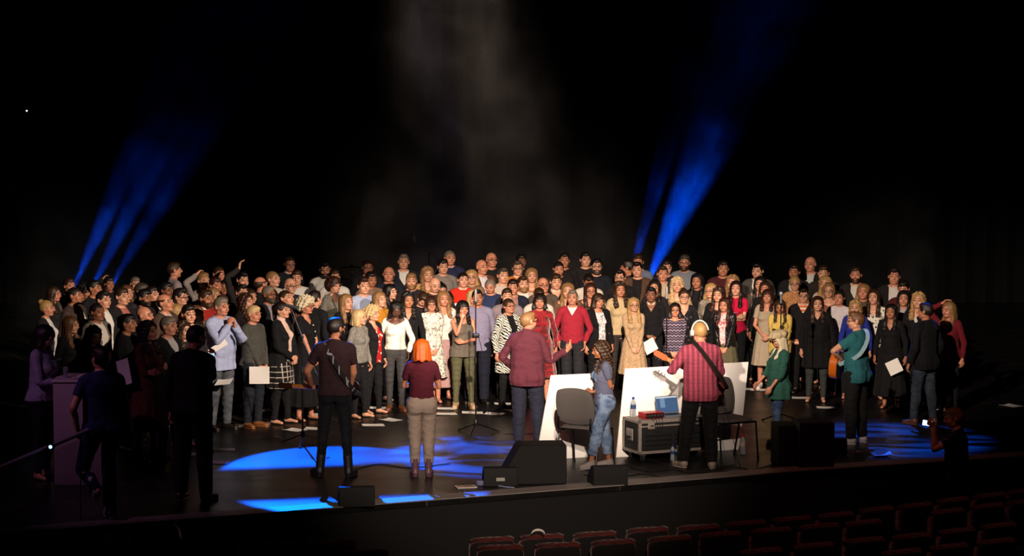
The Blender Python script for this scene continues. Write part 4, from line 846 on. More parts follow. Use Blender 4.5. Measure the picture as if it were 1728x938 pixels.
C(759, 422, 'm', 5, 'crop/grey', 'pink', 'jumper:262a48', B, 'in navy blue jumper, shaven head, highest in rear row', collar='ded8d2', h=1.90)
C(781, 459, 'm', 10, 'crop/dark', 'fair', 'jumper:cf2a18:chestband:efe8e0', J, 'in bright red jumper with white chest band', collar='efe9e2', h=1.78)
C(781, 506, 'f', 5, 'fringe/black', 'pink', 'vest:6a6258', 'slim:5d5c42', 'in grey sleeveless top and olive trousers, fist at mouth', foot=690, pose='face', fat=.14, shoes='trainer', sc='b89a78')
C(796, 454, 'f', 10, 'bob/blond', 'fair', 'jumper:8a6a50', S, 'in tan top with glasses, right behind the bright red jumper', glasses=1, h=1.7)
C(798, 488, 'f', 30, 'long/fairhair', 'fair', 'jumper:3a3236', S, 'with long fair hair over the face, just left of the grey lilac shirt', h=1.60)
C(806, 487, 'm', 5, 'quiff/black', 'tan', 'shirt:8b86a2', 'trousers:191c2c', 'in greyish lilac shirt behind the tall microphone stand', foot=684, fat=.12)
C(813, 438, 'm', 40, 'bald/dark', 'pink', 'jacket:6a4028|shirt:ddd8e0', B, 'in brown jacket and open white shirt, bald, rear row centre', h=1.86)
C(829, 426, 'm', 10, 'bald/dark', 'pink', 'shirt:1c1a1c', B, 'in black shirt with glasses and bald head, rear row centre', glasses=1, h=1.88)
C(828, 469, 'm', 5, 'crop/grey', 'pink', 'jumper:2a3558', B, 'in slate blue jumper with lowered eyes', hp=14, h=1.74)
C(848, 450, 'm', 5, 'quiff/darkgrey', 'fair', 'shirt:c4b8ac', B, 'smiling in pale stone shirt, rear rows centre', h=1.82)
C(856, 485, 'm', 5, 'tidy/brown', 'fair', 'closed:8d7d84|shirt:b8a4a4', B, 'in mauve grey jacket, directly behind the zebra coat', h=1.78)
C(859, 502, 'f', 30, 'pony/brown', 'pink', 'coat:ece6da:zebra:1a1613|undershirt:121114', 'slim:17171a', 'in black and white zebra print coat with glasses', foot=688, glasses=1, shoes='boot', h=1.66)
C(865, 469, 'm', 10, 'short/dark', 'pink', 'jacket:1c2030|shirt:9a7468', B, 'in navy jacket, centre, between pale stone shirt and light suit', h=1.78)
C(874, 438, 'm', 10, 'quiff/darkgrey', 'fair', 'jumper:c4722c', B, 'in orange jumper and glasses, rear centre', glasses=1, collar='e8e0d8', h=1.82)
C(879, 427, 'm', 15, 'tidy/dark', 'brown', 'jumper:18171a', B, 'in black, mostly hidden behind the orange jumper with glasses', h=1.78)
C(882, 464, 'm', 5, 'quiff/brown', 'fair', 'jacket:c8b4a4|shirt:e8e0d8', B, 'in beige suit jacket with red beard, centre', beard='sandy', h=1.80)
C(897, 451, 'f', 0, 'long/sandy', 'fair', 'blouse:d07830', S, 'in orange blouse, rear centre right', h=1.72)
C(909, 483, 'm', 10, 'short/brown', 'fair', 'shirt:d8ccc0', B, 'in white shirt, head down, right behind the red velvet dress', hp=20, h=1.70)
C(911, 494, 'f', 5, 'bobf/dark', 'pink', 'dress:9c1420:velvet', 'skirtmid:9c1420:velvet', 'in red velvet dress, behind the conductor', foot=681, fat=.12)
C(917, 468, 'm', 5, 'bald/dark', 'pink', 'shirt:584a40', B, 'in olive brown shirt, bald with glasses, centre right', glasses=1, h=1.76)
C(938, 460, 'm', 5, 'tidy/brown', 'fair', 'vjumper:161619', B, 'in black v-neck jumper over white collar, broad, centre right', collar='e9e3da', h=1.80, fat=.1)
C(942, 440, 'm', 10, 'crop/dark', 'pink', 'shirt:221c1c', B, 'in dark shirt, looking down, second rear row right of centre', h=1.80, hp=10)
C(952, 425, 'm', 10, 'short/dark', 'tan', 'shirt:1c191b', B, 'in dark shirt with moustache, rearmost right of centre', h=1.86)
C(958, 476, 'f', -5, 'long/sandy', 'fair', 'blouse:70503c', S, 'with long fair hair, brown top, just left behind the raspberry v-neck', h=1.70)
C(966, 488, 'm', -5, 'quiff/grey', 'pink', 'vjumper:a8283a', 'trousers:2b2a30', 'in raspberry red v-neck jumper with hands in pockets, front row', foot=674, pose='pockets', under='undershirt', uc='f0ece6')
C(988, 424, 'm', 10, 'short/dark', 'fair', 'shirt:201c1e', B, 'in dark shirt with stubble, rearmost, left of the grey bearded one with glasses', h=1.86)
C(993, 457, 'm', -10, 'quiff/dark', 'tan', 'shirt:d6cabb', B, 'in cream shirt, head bowed, behind long hair and glasses', hp=28, h=1.76)
C(1006, 435, 'm', -5, 'short/black', 'fair', 'shirt:191c26', B, 'in navy shirt, beard and glasses, rear row, left of blue haze', glasses=1, beard='darkgrey', h=1.86)
C(996, 476, 'f', 10, 'long/auburn', 'pink', 'blouse:5a3a2c', S, 'in rust brown blouse with long hair and glasses', glasses=1, h=1.70)
C(1009, 494, 'f', 25, 'bobf/brown', 'pink', 'jacket:111114|widetop:e6e2e4:print:55505c', S, 'in long black cardigan over white floral scarf top', foot=672, fat=.12, h=1.68)
C(1046, 453, 'm', -10, 'quiff/dark', 'fair', 'closed:1a191c|shirt:6a5a54', B, 'in black jacket with glasses, left of the brown jacket and dark scarf', glasses=1, h=1.80)
C(1046, 474, 'f', 10, 'wavy/brown', 'pink', 'jumper:cfb68c', 'slim:3a3430', 'smiling in cream yellow jumper', h=1.72)
C(1061, 437, 'm', -100, 'short/dark', 'tan', 'shirt:22283a', B, 'with back of head lit blue, rear row', h=1.82)
C(1077, 427, 'm', -5, 'tidy/brown', 'pink', 'shirt:6c7488', B, 'in grey shirt and glasses, rearmost against the blue haze', glasses=1, h=1.86)
C(1076, 440, 'm', 0, 'quiff/dark', 'fair', 'jacket:5a4030|shirt:1d1a1c', B, 'in brown jacket over black shirt, tall, beside blue haze', h=1.84)
C(1069, 501, 'f', 5, 'long/blond', 'fair', 'dress:bb9c7a:smallfloral:6a523a', 'skirtmid:bb9c7a:smallfloral:6a523a', 'in long beige floral dress with glasses, hands clasped', foot=672, pose='clasplow', glasses=1)
C(1099, 483, 'm', -5, 'quiff/black', 'brown', 'vjumper:121114', B, 'in black v-neck jumper and white collar holding a sheet', foot=668, collar='ebe6de', h=1.76, pose='clasp')
C(1105, 471, 'f', -10, 'long/dark', 'pink', 'jumper:231e22', S, 'in dark top with long dark hair, behind the black v-neck holding a sheet', h=1.70)
C(1118, 447, 'm', 5, 'quiff/brown', 'pink', 'jacket:2a2a30|jumper:bfa890', B, 'in dark jacket over pale hoodie, right of blue haze', h=1.82)
C(1124, 437, 'm', 0, 'short/dark', 'fair', 'shirt:1e2436', B, 'in navy shirt, rear, head against the blue haze edge', h=1.82)
C(1143, 466, 'f', 5, 'wavy/fairhair', 'fair', 'blouse:b89c78', S, 'in sand blouse with wavy fair hair, right of the pale microphone', h=1.72)
C(1155, 428, 'm', -15, 'tidy/darkgrey', 'pink', 'shirt:7c8088', B, 'in grey shirt with beard and glasses, highest right of the blue haze', glasses=1, beard='brown', h=1.90)
C(1154, 486, 'f', 0, 'updo/brown', 'fair', 'vtop:17161a:floral:6a5c58', S, 'in black blossom print wrap top with glasses', glasses=1, h=1.66, fat=.05)
C(1139, 510, 'f', 0, 'bob/dark', 'pink', 'widetop:3c2f44:wavestripe:a89cac', 'slim:141317', 'in purple wavy striped jumper, hands clasped low', foot=675, pose='clasplow', glasses=1, h=1.60, fat=.08)
C(1177, 460, 'f', -20, 'long/black', 'tan', 'jumper:1a171b', S, 'in black, long dark hair, rear rows right', h=1.72)
C(1200, 477, 'f', -25, 'bob/blond', 'fair', 'shirt:8c8274:leopard:302820', S, 'in grey patterned scarf top with glasses, left of the plain black jacket', glasses=1, h=1.68)
C(1213, 483, 'f', -20, 'wavy/auburn', 'fair', 'jacket:131114|blouse:2a2426', S, 'in plain black jacket, just behind the leather jacket', h=1.70)
C(1220, 438, 'm', -15, 'short/dark', 'tan', 'jumper:481a20', B, 'in burgundy jumper, rear row right', h=1.86)
C(1223, 501, 'f', -15, 'long/auburn', 'pink', 'jacket:1b181a:leather|tee:efc8c8:print:b0202c', 'skirtmid:5c563f', 'in black leather jacket, pink lettered T-shirt and olive skirt', foot=672, pose='clasplow')
C(1236, 463, 'f', -20, 'wavy/sandy', 'fair', 'jumper:3a2426', S, 'in dark top, left behind the magenta T-shirt', h=1.72)
C(1242, 473, 'f', -15, 'long/dark', 'fair', 'tee:c4143e', S, 'in magenta T-shirt with folded arms', pose='crossed', h=1.72)
C(1279, 442, 'm', -15, 'quiff/black', 'fair', 'closed:4e4a46|shirt:ece8e0', B, 'in dark grey suit and white shirt, rear row right', h=1.84)
C(1283, 465, 'f', -15, 'long/dark', 'fair', 'blouse:7c7468:leopard:2a2420', S, 'in grey speckled blouse, just under the dark grey suit', h=1.68)
C(1292, 474, 'f', -20, 'bob/brown', 'pink', 'jumper:161416', S, 'in black top, right behind the beige linen dress', h=1.66)
C(1295, 487, 'f', -10, 'fringe/auburn', 'pink', 'shortdress:b09f88', 'skirtmid:b09f88', 'in beige buttoned linen dress, hand at waist', foot=658, pose='clasp', shoes='trainer', sc='d8d0c4', h=1.64)
C(1317, 504, 'f', -10, 'long/brown', 'tan', 'tunic:d8b860:sunflower:3a2c10', S, 'in yellow sunflower print top, head bowed', foot=668, hp=16, pose='clasplow', fat=.1, h=1.6)
C(1341, 444, 'm', -20, 'short/dark', 'tan', 'closed:201d20|shirt:c8c0b4', B, 'in dark jacket, rear, left of the bald one in open white shirt', h=1.82)
C(1342, 464, 'f', -10, 'updo/blond', 'fair', 'shirt:c08858:leopard:221a14', S, 'in leopard print top with glasses', glasses=1, h=1.70)
C(1356, 485, 'm', -10, 'quiff/dark', 'fair', 'vjumper:191719|shirt:e2703a:hstripe:f0d8c8', S, 'in orange and white stripes under black waistcoat, glasses', glasses=1, h=1.70, stripe=1)
C(1368, 433, 'm', -15, 'bald/dark', 'pink', 'jacket:1c1a1c|shirt:c8c8c4', B, 'bald in black jacket and open white shirt, highest right side', h=1.88)
C(1390, 446, 'm', -15, 'tidy/brown', 'fair', 'closed:2c2420|shirt:4a403a', B, 'in dark brown jacket, right of the bald one in open white shirt', h=1.82)
C(1394, 464, 'f', -20, 'long/blond', 'fair', 'blouse:c8bfb2', S, 'in pale top with long fair hair, behind small glasses', h=1.72)
C(1399, 476, 'f', -10, 'bob/sandy', 'fair', 'blouse:8c5a44', S, 'in rust top with round glasses, left of white buttoned blouse', glasses=1, h=1.66)
C(1380, 499, 'f', -10, 'long/auburn', 'fair', 'jumper:121113', 'slim:3a3c3c', 'in loose black tunic with long dark red hair, open sandals', foot=680, fat=.22, longtop=1, shoes='flat', h=1.70)
C(1417, 488, 'f', -15, 'updo/dark', 'pink', 'shirt:d9cfd2', S, 'in white buttoned blouse, beside the black tunic', foot=None, h=1.64)
C(1444, 505, 'f', -20, 'wavy/blond', 'fair', 'jumper:27359c', S, 'in royal blue top behind the teal shirt', h=1.62)
C(1445, 449, 'm', -15, 'short/brown', 'pink', 'closed:26221f|shirt:d8d2c6', B, 'bearded in dark suit and white shirt, rear row far right', beard='brown', h=1.84)
C(1457, 478, 'f', -20, 'bob/sandy', 'pink', 'shirt:5c4a3c', S, 'in brown top with chin lifted, behind the royal blue top', hp=-6, h=1.70)
C(1475, 487, 'f', -15, 'long/brown', 'fair', 'vtop:e6e0d2:ringdots:1c1814', S, 'in cream top with black ring pattern', h=1.66)
C(1504, 512, 'f', -20, 'long/black', 'tan', 'vtop:121013', 'skirtlong:121013', 'in long black dress holding a printed sheet, right side', foot=690, fat=.1, h=1.64)
C(1509, 451, 'm', -15, 'quiff/dark', 'pink', 'jacket:1e1b1c|shirt:d6cfca', B, 'in black jacket over untucked pale shirt, far right rear', h=1.86)
C(1526, 471, 'm', -15, 'tidy/dark', 'pink', 'shirt:4a1a1c', B, 'in burgundy shirt with lowered face, far right', hp=8, h=1.80)
C(1525, 489, 'f', -15, 'long/dark', 'pink', 'closed:161416|shirt:b0a8a8', S, 'in black jacket with pale drawstrings, far right', h=1.68)
C(1550, 492, 'f', -20, 'wavy/blond', 'fair', 'closed:151316|blouse:d8d0c8', S, 'in black and white with chin resting on hand, far right', foot=690, pose='chin', h=1.66)
C(1603, 508, 'f', -40, 'long/sandy', 'pink', 'vtop:6e1620', S, 'in dark red top with one hand at the ear, far right end', foot=700, pose='headhand', h=1.64)

def parse(s):
    p = s.split(':'); return p[0], cloth(*p[1:]) if len(p) > 1 else None
TOPS['fallshirt_m'] = ('long', .80, dict(off=.022, neck='crew', loose=1., flare=.06, fold=.007)); TOPS['longtop'] = ('long', .58, dict(off=.028, neck='v', loose=1., flare=.08, vdepth=.10))
def settle():
    rnd = random.Random(5); n = len(CH); D = np.zeros(n); lo = np.zeros(n); hi = np.zeros(n); fx = np.zeros(n, bool)
    for i, c in enumerate(CH):
        r = ray(c['x'], c['y']); dep = lambda h: (4.7 - h) / -r[2] * r[1]
        if c['foot']: D[i] = at(c['x'], c['foot'] - 2, 0)[1]; fx[i] = True
        else: D[i] = dep(c['h'])
        a, b = (1.60, 1.97) if c['sx'] == 'm' else (1.50, 1.84); lo[i], hi[i] = dep(b), dep(a)
        if c['foot']: lo[i] -= .25; hi[i] += .25
        c['r'] = r
    lo, hi = np.minimum(lo, hi), np.maximum(lo, hi); base = D.copy()
    kx = np.array([c['r'][0] / c['r'][1] for c in CH])
    for it in range(500):
        X = kx * D; dx = X[:, None] - X[None]; dd = D[:, None] - D[None]; r = np.sqrt(dx ** 2 + dd ** 2) + 1e-6; R = .50
        need = np.sqrt(np.clip(R * R - dx ** 2, 0, 9)) - np.abs(dd); hit = (r < R) & ~np.eye(n, dtype=bool)
        ys = np.array([c['y'] for c in CH]); sg = np.sign(ys[None] - ys[:, None]); sg[sg == 0] = 1
        sg = np.where(np.abs(dd) > .12, np.sign(dd), sg)
        push = np.where(hit, need * sg * .22, 0).sum(1); push[fx] *= .25
        D = D + np.clip(push, -.12, .12) + (base - D) * np.where(fx, .05, .004); D = np.clip(D, lo, hi)
        o = np.argsort(X[fx]); bar_ = np.interp(X, X[fx][o], D[fx][o]) + .40; D = np.where(fx, D, np.maximum(D, bar_))
    return D
def lettering(root, X, text, size, pos, col):
    cu = bpy.data.curves.new('lettering', 'FONT'); cu.body = text; cu.size = size; cu.align_x = 'CENTER'; cu.extrude = .002; cu.materials.append(plain(col, .6)); t_ = bpy.data.objects.new('lettering_curve', cu); me = bpy.data.meshes.new_from_object(t_); bpy.data.objects.remove(t_); o = bpy.data.objects.new('lettering', me); COL.objects.link(o); o.parent = root
    o.location = X['chest'](np.array(pos, float)); o.rotation_euler = (math.pi / 2, 0, 0)
def build_choir():
    D = settle(); heads = []
    for i, c in enumerate(CH):
        r = c['r']; t = D[i] / r[1]; X = r[0] * t; H = 4.7 + r[2] * t; kw = dict(c['kw']); hair, hc = c['hair'].split('/'); hc = 'sandy' if kw.pop('hc2', None) else hc
        H = min(max(H, 1.45), 2.02); grow = {'bald': .0, 'ring': .0, 'crop': .005, 'curly': .045, 'bouf': .05}.get(hair, .022); hh = H / (1 + grow / 1.75) * 1.005
        tops = c['top'].split('|'); tk, tm = parse(tops[0]); under = uc = None
        if len(tops) > 1: under, uc = parse(tops[1])
        if kw.pop('stripe', 0): tk, under = 'vjumper', 'shirt'
        if kw.pop('longtop', 0): tk = 'longtop'
        if 'under' in kw: under = kw.pop('under'); uc = cloth(kw.pop('uc'))
        if under == 'jumper': under = 'tee'
        bk, bm = parse(c['bot']); ps = dict(POSES[c['pose']]); rn = random.Random(i * 7 + 3)
        ps['head'] = (c['hy'] + rn.uniform(-9, 9), c['hp'] + rn.uniform(-3, 4), rn.uniform(-3, 3)); ps['lean'] = rn.uniform(-1, 2); ps['twist'] = rn.uniform(-5, 5)
        ps['legL'] = dict(a=(.10 + rn.uniform(-.01, .03), .025 - rn.uniform(0, .06), .085), f=rn.uniform(4, 22)); ps['legR'] = dict(a=(.10 + rn.uniform(-.01, .03), .025 + rn.uniform(0, .04), .085), f=rn.uniform(4, 22))
        for k in ('collar', 'roll'):
            if kw.get(k): kw[k] = cloth(kw[k])
        if kw.get('sc'): kw['sc'] = plain(kw['sc'], .5, name='shoe')
        bt = kw.pop('buttons', 0); tg = kw.pop('tights', 0); shoes = kw.pop('shoes', 'shoe' if c['sx'] == 'm' else 'flat')
        LOD[0] = 0 if c['foot'] and 340 < c['x'] < 1420 else 1
        root, Xf_ = person(c['sx'], (X, D[i], 0), math.radians(c['yaw'] + rn.uniform(-6, 6)), hh, c['fat'] + (rn.uniform(-.02, .07) if not c['fat'] else 0), ps, hair, hc, c['skn'], tk, tm, under, uc, bk, bm, shoes, label=c['label'], **kw)
        c['root'] = root; c['X'] = Xf_; c['k'] = root.scale[0]; c['pos'] = (X, D[i])
        if c['x'] == 1223: lettering(root, Xf_, 'LOVE', .085, (0, -.175, 1.30), 'b01c34')
        if c['x'] == 1242:
            V, Q = cat([bar((-.06 + .012 * q_, -.158 - .004 * math.cos(q_), 1.245 + .009 * math.sin(q_ * 2.3)), (-.048 + .012 * q_, -.158 - .004 * math.cos(q_ + 1), 1.245 + .009 * math.sin(q_ * 2.3 + 2.3)), .003) for q_ in range(10)]); quads('script_print', Xf_['chest'](V), Q, plain('f4e8ec', .5), root)
        if bt:
            for z in (1.36, 1.27, 1.18, 1.09):
                V, Q = sphere_vq((0, -.158 if z < 1.34 else -.125, z), .011); quads('button', Xf_['chest'](fatten(np.array(V), c['fat'], 'f')), np.array(Q), plain('e8e0d0', .3), root)
        if tg: quads('tights', *tights(c['sx'], Xf_), cloth('121214'), root)
def sphere_vq(c, r, n=8, m=6):
    V = []; Q = []
    for j in range(m + 1):
        for i in range(n): a = 2 * math.pi * i / n; b = math.pi * j / m; V.append((c[0] + r * math.sin(b) * math.cos(a), c[1] + r * math.sin(b) * math.sin(a), c[2] + r * math.cos(b)))
    for j in range(m):
        for i in range(n): Q.append((j * n + i, (j + 1) * n + i, (j + 1) * n + (i + 1) % n, j * n + (i + 1) % n))
    return V, Q
def tights(sex, X):
    V, Q, WN = cached((sex, 'tights'), lambda: mk(trouser_field(sex, .009, -.003, .06), sex, {'pelvis', 'spine', 'thigh', 'shin'})); return skin(V, WN, X), Q
build_choir(); LOD[0] = 0
# ------------------------------------------------------------------ people and equipment at the front of the stage
BLK = plain('0a0a0b', .45, name='black_plastic'); BLM = plain('101012', .35, .6, 'black_metal'); CHR = plain('b8b8bc', .22, 1., 'chrome'); RUB = plain('060606', .8, name='rubber'); WHT = plain('e9e6e2', .6, name='white_paint')
def front(px, fy, ytop, yaw, sx, pose_fn, h=None, **kw):
    """root from the feet, height from the top of the head; pose_fn gets B: world point -> body space"""
    p = at(px, fy, kw.pop('gz', 0.)); hh = h or at_d(px, ytop, p[1])[2] - p[2]; k = hh / 1.75; c, s = math.cos(math.radians(yaw)), math.sin(math.radians(yaw)); R = np.array(((c, -s, 0), (s, c, 0), (0, 0, 1)))
    B = lambda q: R.T @ (np.array(q, float) - p) / k
    D = lambda d: R.T @ np.array(d, float)
    ps = pose_fn(B, D)
    root, X = person(sx, tuple(p), math.radians(yaw), hh, ps=ps, **kw); return root, X, p, R, k
def arm(B, D, wpt, side, e=(.5, .4, -.6), d=None, n=None, c=.5, **q):
    w = B(wpt); m = np.array((1 if side == 'l' else -1, 1, 1)); a = dict(w=tuple(w * m), e=e, world=1, c=c); a.update(q)
    if d is not None: a['d'] = tuple(D(d) * m); a['n'] = tuple(D(n) * m)
    return a
def fr3(x, z):                           # frame with local x along x, local z as near z as possible
    x = np.array(x, float); x /= np.linalg.norm(x); z = np.array(z, float); z = z - x * (z @ x); z /= np.linalg.norm(z); return np.stack([x, np.cross(z, x), z], 1)
def place(o, M, loc, sc=1.):
    from mathutils import Matrix
    m = Matrix([[M[i][j] * sc for j in range(3)] + [float(loc[i])] for i in range(3)] + [[0, 0, 0, 1]]); o.matrix_world = m; return o
def spline(cp, n=10):
    cp = [np.array(p, float) for p in cp]; cp = [2 * cp[0] - cp[1]] + cp + [2 * cp[-1] - cp[-2]]; out = []
    for i in range(1, len(cp) - 2):
        for j in range(n): t = j / n; a, b, c, d = cp[i - 1:i + 3]; out.append(.5 * ((2 * b) + (-a + c) * t + (2 * a - 5 * b + 4 * c - d) * t * t + (-a + 3 * b - 3 * c + d) * t ** 3))
    return out + [cp[-2]]
def guitar(name, label, kind, body_col, M, loc, strap_pts=None, strap_mat=None):
    r = empty(name, (0, 0, 0), 0, label, 'guitar'); bm_ = plain(body_col, .25, name='guitar_lacquer', **{'Coat Weight': .5}); nk = plain('b8743a', .35, name='maple_neck'); dark = plain('1c0f0a', .4, name='rosewood')
    n = 40; th = np.linspace(0, 2 * math.pi, n, endpoint=False); T = .10 if kind == 'acoustic' else .045
    def outl(t):
        x = .25 * math.cos(t)
        if kind == 'acoustic': w = .20 - .045 * math.exp(-((x - .04) / .07) ** 2) - .04 * (x > .04) * min(1, (x - .04) / .1)
        else: w = .165 - .035 * math.exp(-((x - .02) / .08) ** 2) + .05 * (x > .12) * (x - .12) * 4
        return (x, w * np.sign(math.sin(t)) * abs(math.sin(t)) ** .72)
    poly = [outl(t) for t in th]
    MB().prism(poly, -T / 2, T / 2).build('body', bm_, r, bevel=.008)
    if kind == 'acoustic':
        MB().prism([(x * 1.0, y * 1.0) for x, y in poly], T / 2, T / 2 + .003).build('soundboard', plain('d8893c', .28, name='spruce_top'), r)
        MB().lathe([(.05, T / 2 + .0035), (.05, T / 2 + .0045)], (.07, 0, 0), 20).build('soundhole', plain('050302', .9), r); MB().box((-.115, -.07, T / 2 + .003), (-.09, .07, T / 2 + .012), bev=.004).build('bridge', dark, r); L0, L1 = .22, .60
    else:
        MB().prism([(-.05, -.09), (.02, -.115), (.13, -.07), (.15, 0), (.02, .03), (-.03, -.02)], T / 2, T / 2 + .003).build('pickguard', plain('e6e0d4', .4), r)
        for x in (.0, .09): MB().box((x - .012, -.035, T / 2), (x + .012, .035, T / 2 + .01), bev=.004).build('pickup', BLK, r)
        MB().box((-.12, -.035, T / 2), (-.07, .035, T / 2 + .012), bev=.004).build('bridge', CHR, r); L0, L1 = .17, (.66 if kind == 'bass' else .56)
    MB().box((L0, -.026, T / 2 - .018), (L1, .026, T / 2 + .008), bev=.008).build('neck', nk, r); MB().box((L0 - .05, -.025, T / 2 + .008), (L1, .025, T / 2 + .012), bev=.002).build('fretboard', dark, r)
    hs = MB().prism([(L1, -.024), (L1 + .03, -.038), (L1 + .17, -.034), (L1 + .19, 0), (L1 + .17, .034), (L1 + .03, .038), (L1, .024)], T / 2 - .012, T / 2 + .003).build('headstock', plain('c4501e' if kind == 'electric' else '3a2010', .3), r)
    ks = [(L1 + .05 + .04 * i, s * .048) for i in range(4 if kind == 'bass' else 3) for s in ((1,) if kind == 'bass' else (-1, 1))]
    for x, y in ks: MB().tube([(x, y - .012 * np.sign(y), T / 2 - .004), (x, y + .014 * np.sign(y), T / 2 - .004)], [.004, .009], 8).build('tuning_peg', CHR, r)
    st = MB()
    for i in range(4 if kind == 'bass' else 6): y = -.018 + .036 * i / (3 if kind == 'bass' else 5); st.tube([(-.10, y, T / 2 + .015), (L1, y * .9, T / 2 + .0145)], .0008, 4)
    st.build('strings', CHR, r)
    place(r, M, loc)
    if strap_pts is not None:
        Mi = np.linalg.inv(np.array(M)); P = [Mi @ (np.array(p) - np.array(loc)) for p in spline(strap_pts, 10)]; Nn = Mi @ np.array((0, 1, 0)); V = []; F = []
        for i, p in enumerate(P):
            d = P[min(i + 1, len(P) - 1)] - P[max(i - 1, 0)]; w = np.cross(d, Nn); w /= np.linalg.norm(w) + 1e-9; q = np.cross(w, d); q /= np.linalg.norm(q) + 1e-9
            for a, b in ((-1, -1), (1, -1), (1, 1), (-1, 1)): V.append(p + w * .026 * a + q * .003 * b)
        for i in range(len(P) - 1):
            for j in range(4): F.append((i * 4 + j, i * 4 + (j + 1) % 4, i * 4 + 4 + (j + 1) % 4, i * 4 + 4 + j))
        F += [(3, 2, 1, 0), tuple(len(V) - 4 + j for j in range(4))]; MB().add(V, F).build('strap', strap_mat, r)
    return r
def sheet(loc, rz, w=.21, h=.297, label='', curl=.01, M=None, mat=None, name='paper_sheet', cat='paper', group=None):
    nx, ny = 4, 6; V = []; F = []
    for t in (0, 1):
        for j in range(ny + 1):
            for i in range(nx + 1):
                x = (i / nx - .5) * w; y = (j / ny - .5) * h; V.append((x, y, .0012 * t + curl * ((2 * i / nx - 1) ** 2 * (j / ny) + .5 * (1 - j / ny) ** 3)))
    m = (nx + 1) * (ny + 1); I = lambda i, j: j * (nx + 1) + i
    for j in range(ny):
        for i in range(nx): q = (I(i, j), I(i + 1, j), I(i + 1, j + 1), I(i, j + 1)); F += [tuple(v + m for v in q), q[::-1]]
    b = [I(i, 0) for i in range(nx)] + [I(nx, j) for j in range(ny)] + [I(i, ny) for i in range(nx, 0, -1)] + [I(0, j) for j in range(ny, 0, -1)]
    for a, c in zip(b, b[1:] + b[:1]): F.append((a, c, c + m, a + m))
    o = MB().add(V, F).build(name, mat or PAPER)
    if M is None: o.location = (loc[0], loc[1], loc[2] + .0145 if loc[2] > 1e9 else loc[2] + .001); o.rotation_euler = (0, 0, rz)
    else: place(o, M, loc)
    return tag(o, label, cat, group)
PAPER = plain('e9e4de', .7, name='paper')
def phone_thing(label, M, loc, lit=(.5, .65, 1.), e=4.):
    r = empty('phone', (0, 0, 0), 0, label, 'phone'); MB().box((-.036, -.075, -.004), (.036, .075, .004), bev=.003).build('case', BLK, r)
    N = Nodes('phone_screen'); N.set(Roughness=.1); N.b.inputs['Emission Color'].default_value = lit + (1,); N.b.inputs['Emission Strength'].default_value = e; N.col((.02, .02, .03, 1))
    MB().box((-.032, -.066, .004), (.032, .066, .005)).build('screen', N.m, r, smooth=False); return place(r, M, loc)
BD = lambda c: cloth(c)
# --- dark figure checking a phone, left front
def pz(B, D): return dict(head=(-18, 16, 0), lean=4, armR=arm(B, D, at_d(352, 609, 26.35), 'r', (.3, .3, -.9), d=(.35, .5, .5), n=(-.6, -.3, .3), c=.6), legL=dict(a=(.13, .03, .085)), legR=dict(a=(.13, .0, .085)))
front(327, 844, 549, 160, 'm', pz, hair='short', hc='dark', skn='tan', top='jumper', tc=cloth('0a0a0c'), bot='trousers', bc=cloth('08080a'), fat=.12, label='person in all black with back turned, looking down at a glowing phone')
phone_thing('glowing phone held by the black clad figure with back turned', fr3((.9, .1, .1), (-.2, -.8, .55)), at_d(358, 605, 26.3), e=1.2)
# --- figure walking away in navy T-shirt, bathed in violet light
def pz(B, D): return dict(head=(10, -8, 0), lean=-3, armL=dict(w=(.24, -.02, .92), e=(.9, .7, 0)), armR=dict(w=(.30, .02, .88)), legR=dict(a=(.06, .02, .085)), legL=dict(a=(.13, .30, .33), k=(.2, -1, 0), p=-55), hips=0)
front(173, 872, 584, 205, 'm', pz, hair='short', hc='dark', skn='pink', top='tee', tc=cloth('2a2c5a'), bot='jeans', bc=cloth('1c2a4a', 'denim', '101830'), shoes='trainer', sc=plain('a8a0a4', .6), fat=.05, label='person in navy T-shirt and jeans walking off along the glass balustrade')
# --- bass player with back turned
bl = at(566, 803)
def pz(B, D): return dict(head=(-38, 6, 0), lean=2, shift=.0, armL=arm(B, D, (bl[0] - .30, bl[1] + .26, 1.06), 'l', (.8, .3, -.7), d=(-.3, .3, .5), n=(.2, -.6, .5), c=.7), armR=arm(B, D, (bl[0] + .16, bl[1] + .26, 1.02), 'r', (.9, .5, -.5), d=(-.5, .2, -.5), n=(0, -.9, 0), c=.5), legL=dict(a=(.17, .0, .085), f=35), legR=dict(a=(.15, .02, .085), f=14))
front(566, 803, 536, 176, 'm', pz, hair='short', hc='dark', skn='tan', top='tee', tc=cloth('2c191e'), bot='slim', bc=cloth('14151c', 'denim', '0c0d12'), shoes='boot', sc=plain('16161c', .5), beard='dark', label='person in dark burgundy T-shirt and black jeans playing bass, back to viewer')
guitar('bass_guitar', 'bass guitar on a patterned strap, neck pointing left across the player', 'bass', '1a1416', fr3((-.93, .30, .0), (-.25, .95, .1)), (bl[0] + .06, bl[1] + .30, 1.02),
       [(bl[0] - .02, bl[1] + .16, 1.10), (bl[0] - .20, bl[1] + .13, 1.46), (bl[0] - .14, bl[1] - .02, 1.60), (bl[0] - .02, bl[1] - .16, 1.45), (bl[0] + .12, bl[1] - .19, 1.22), (bl[0] + .25, bl[1] - .05, 1.03), (bl[0] + .30, bl[1] + .16, .97)], cloth('18181c', 'plaid', '8a8a90'))
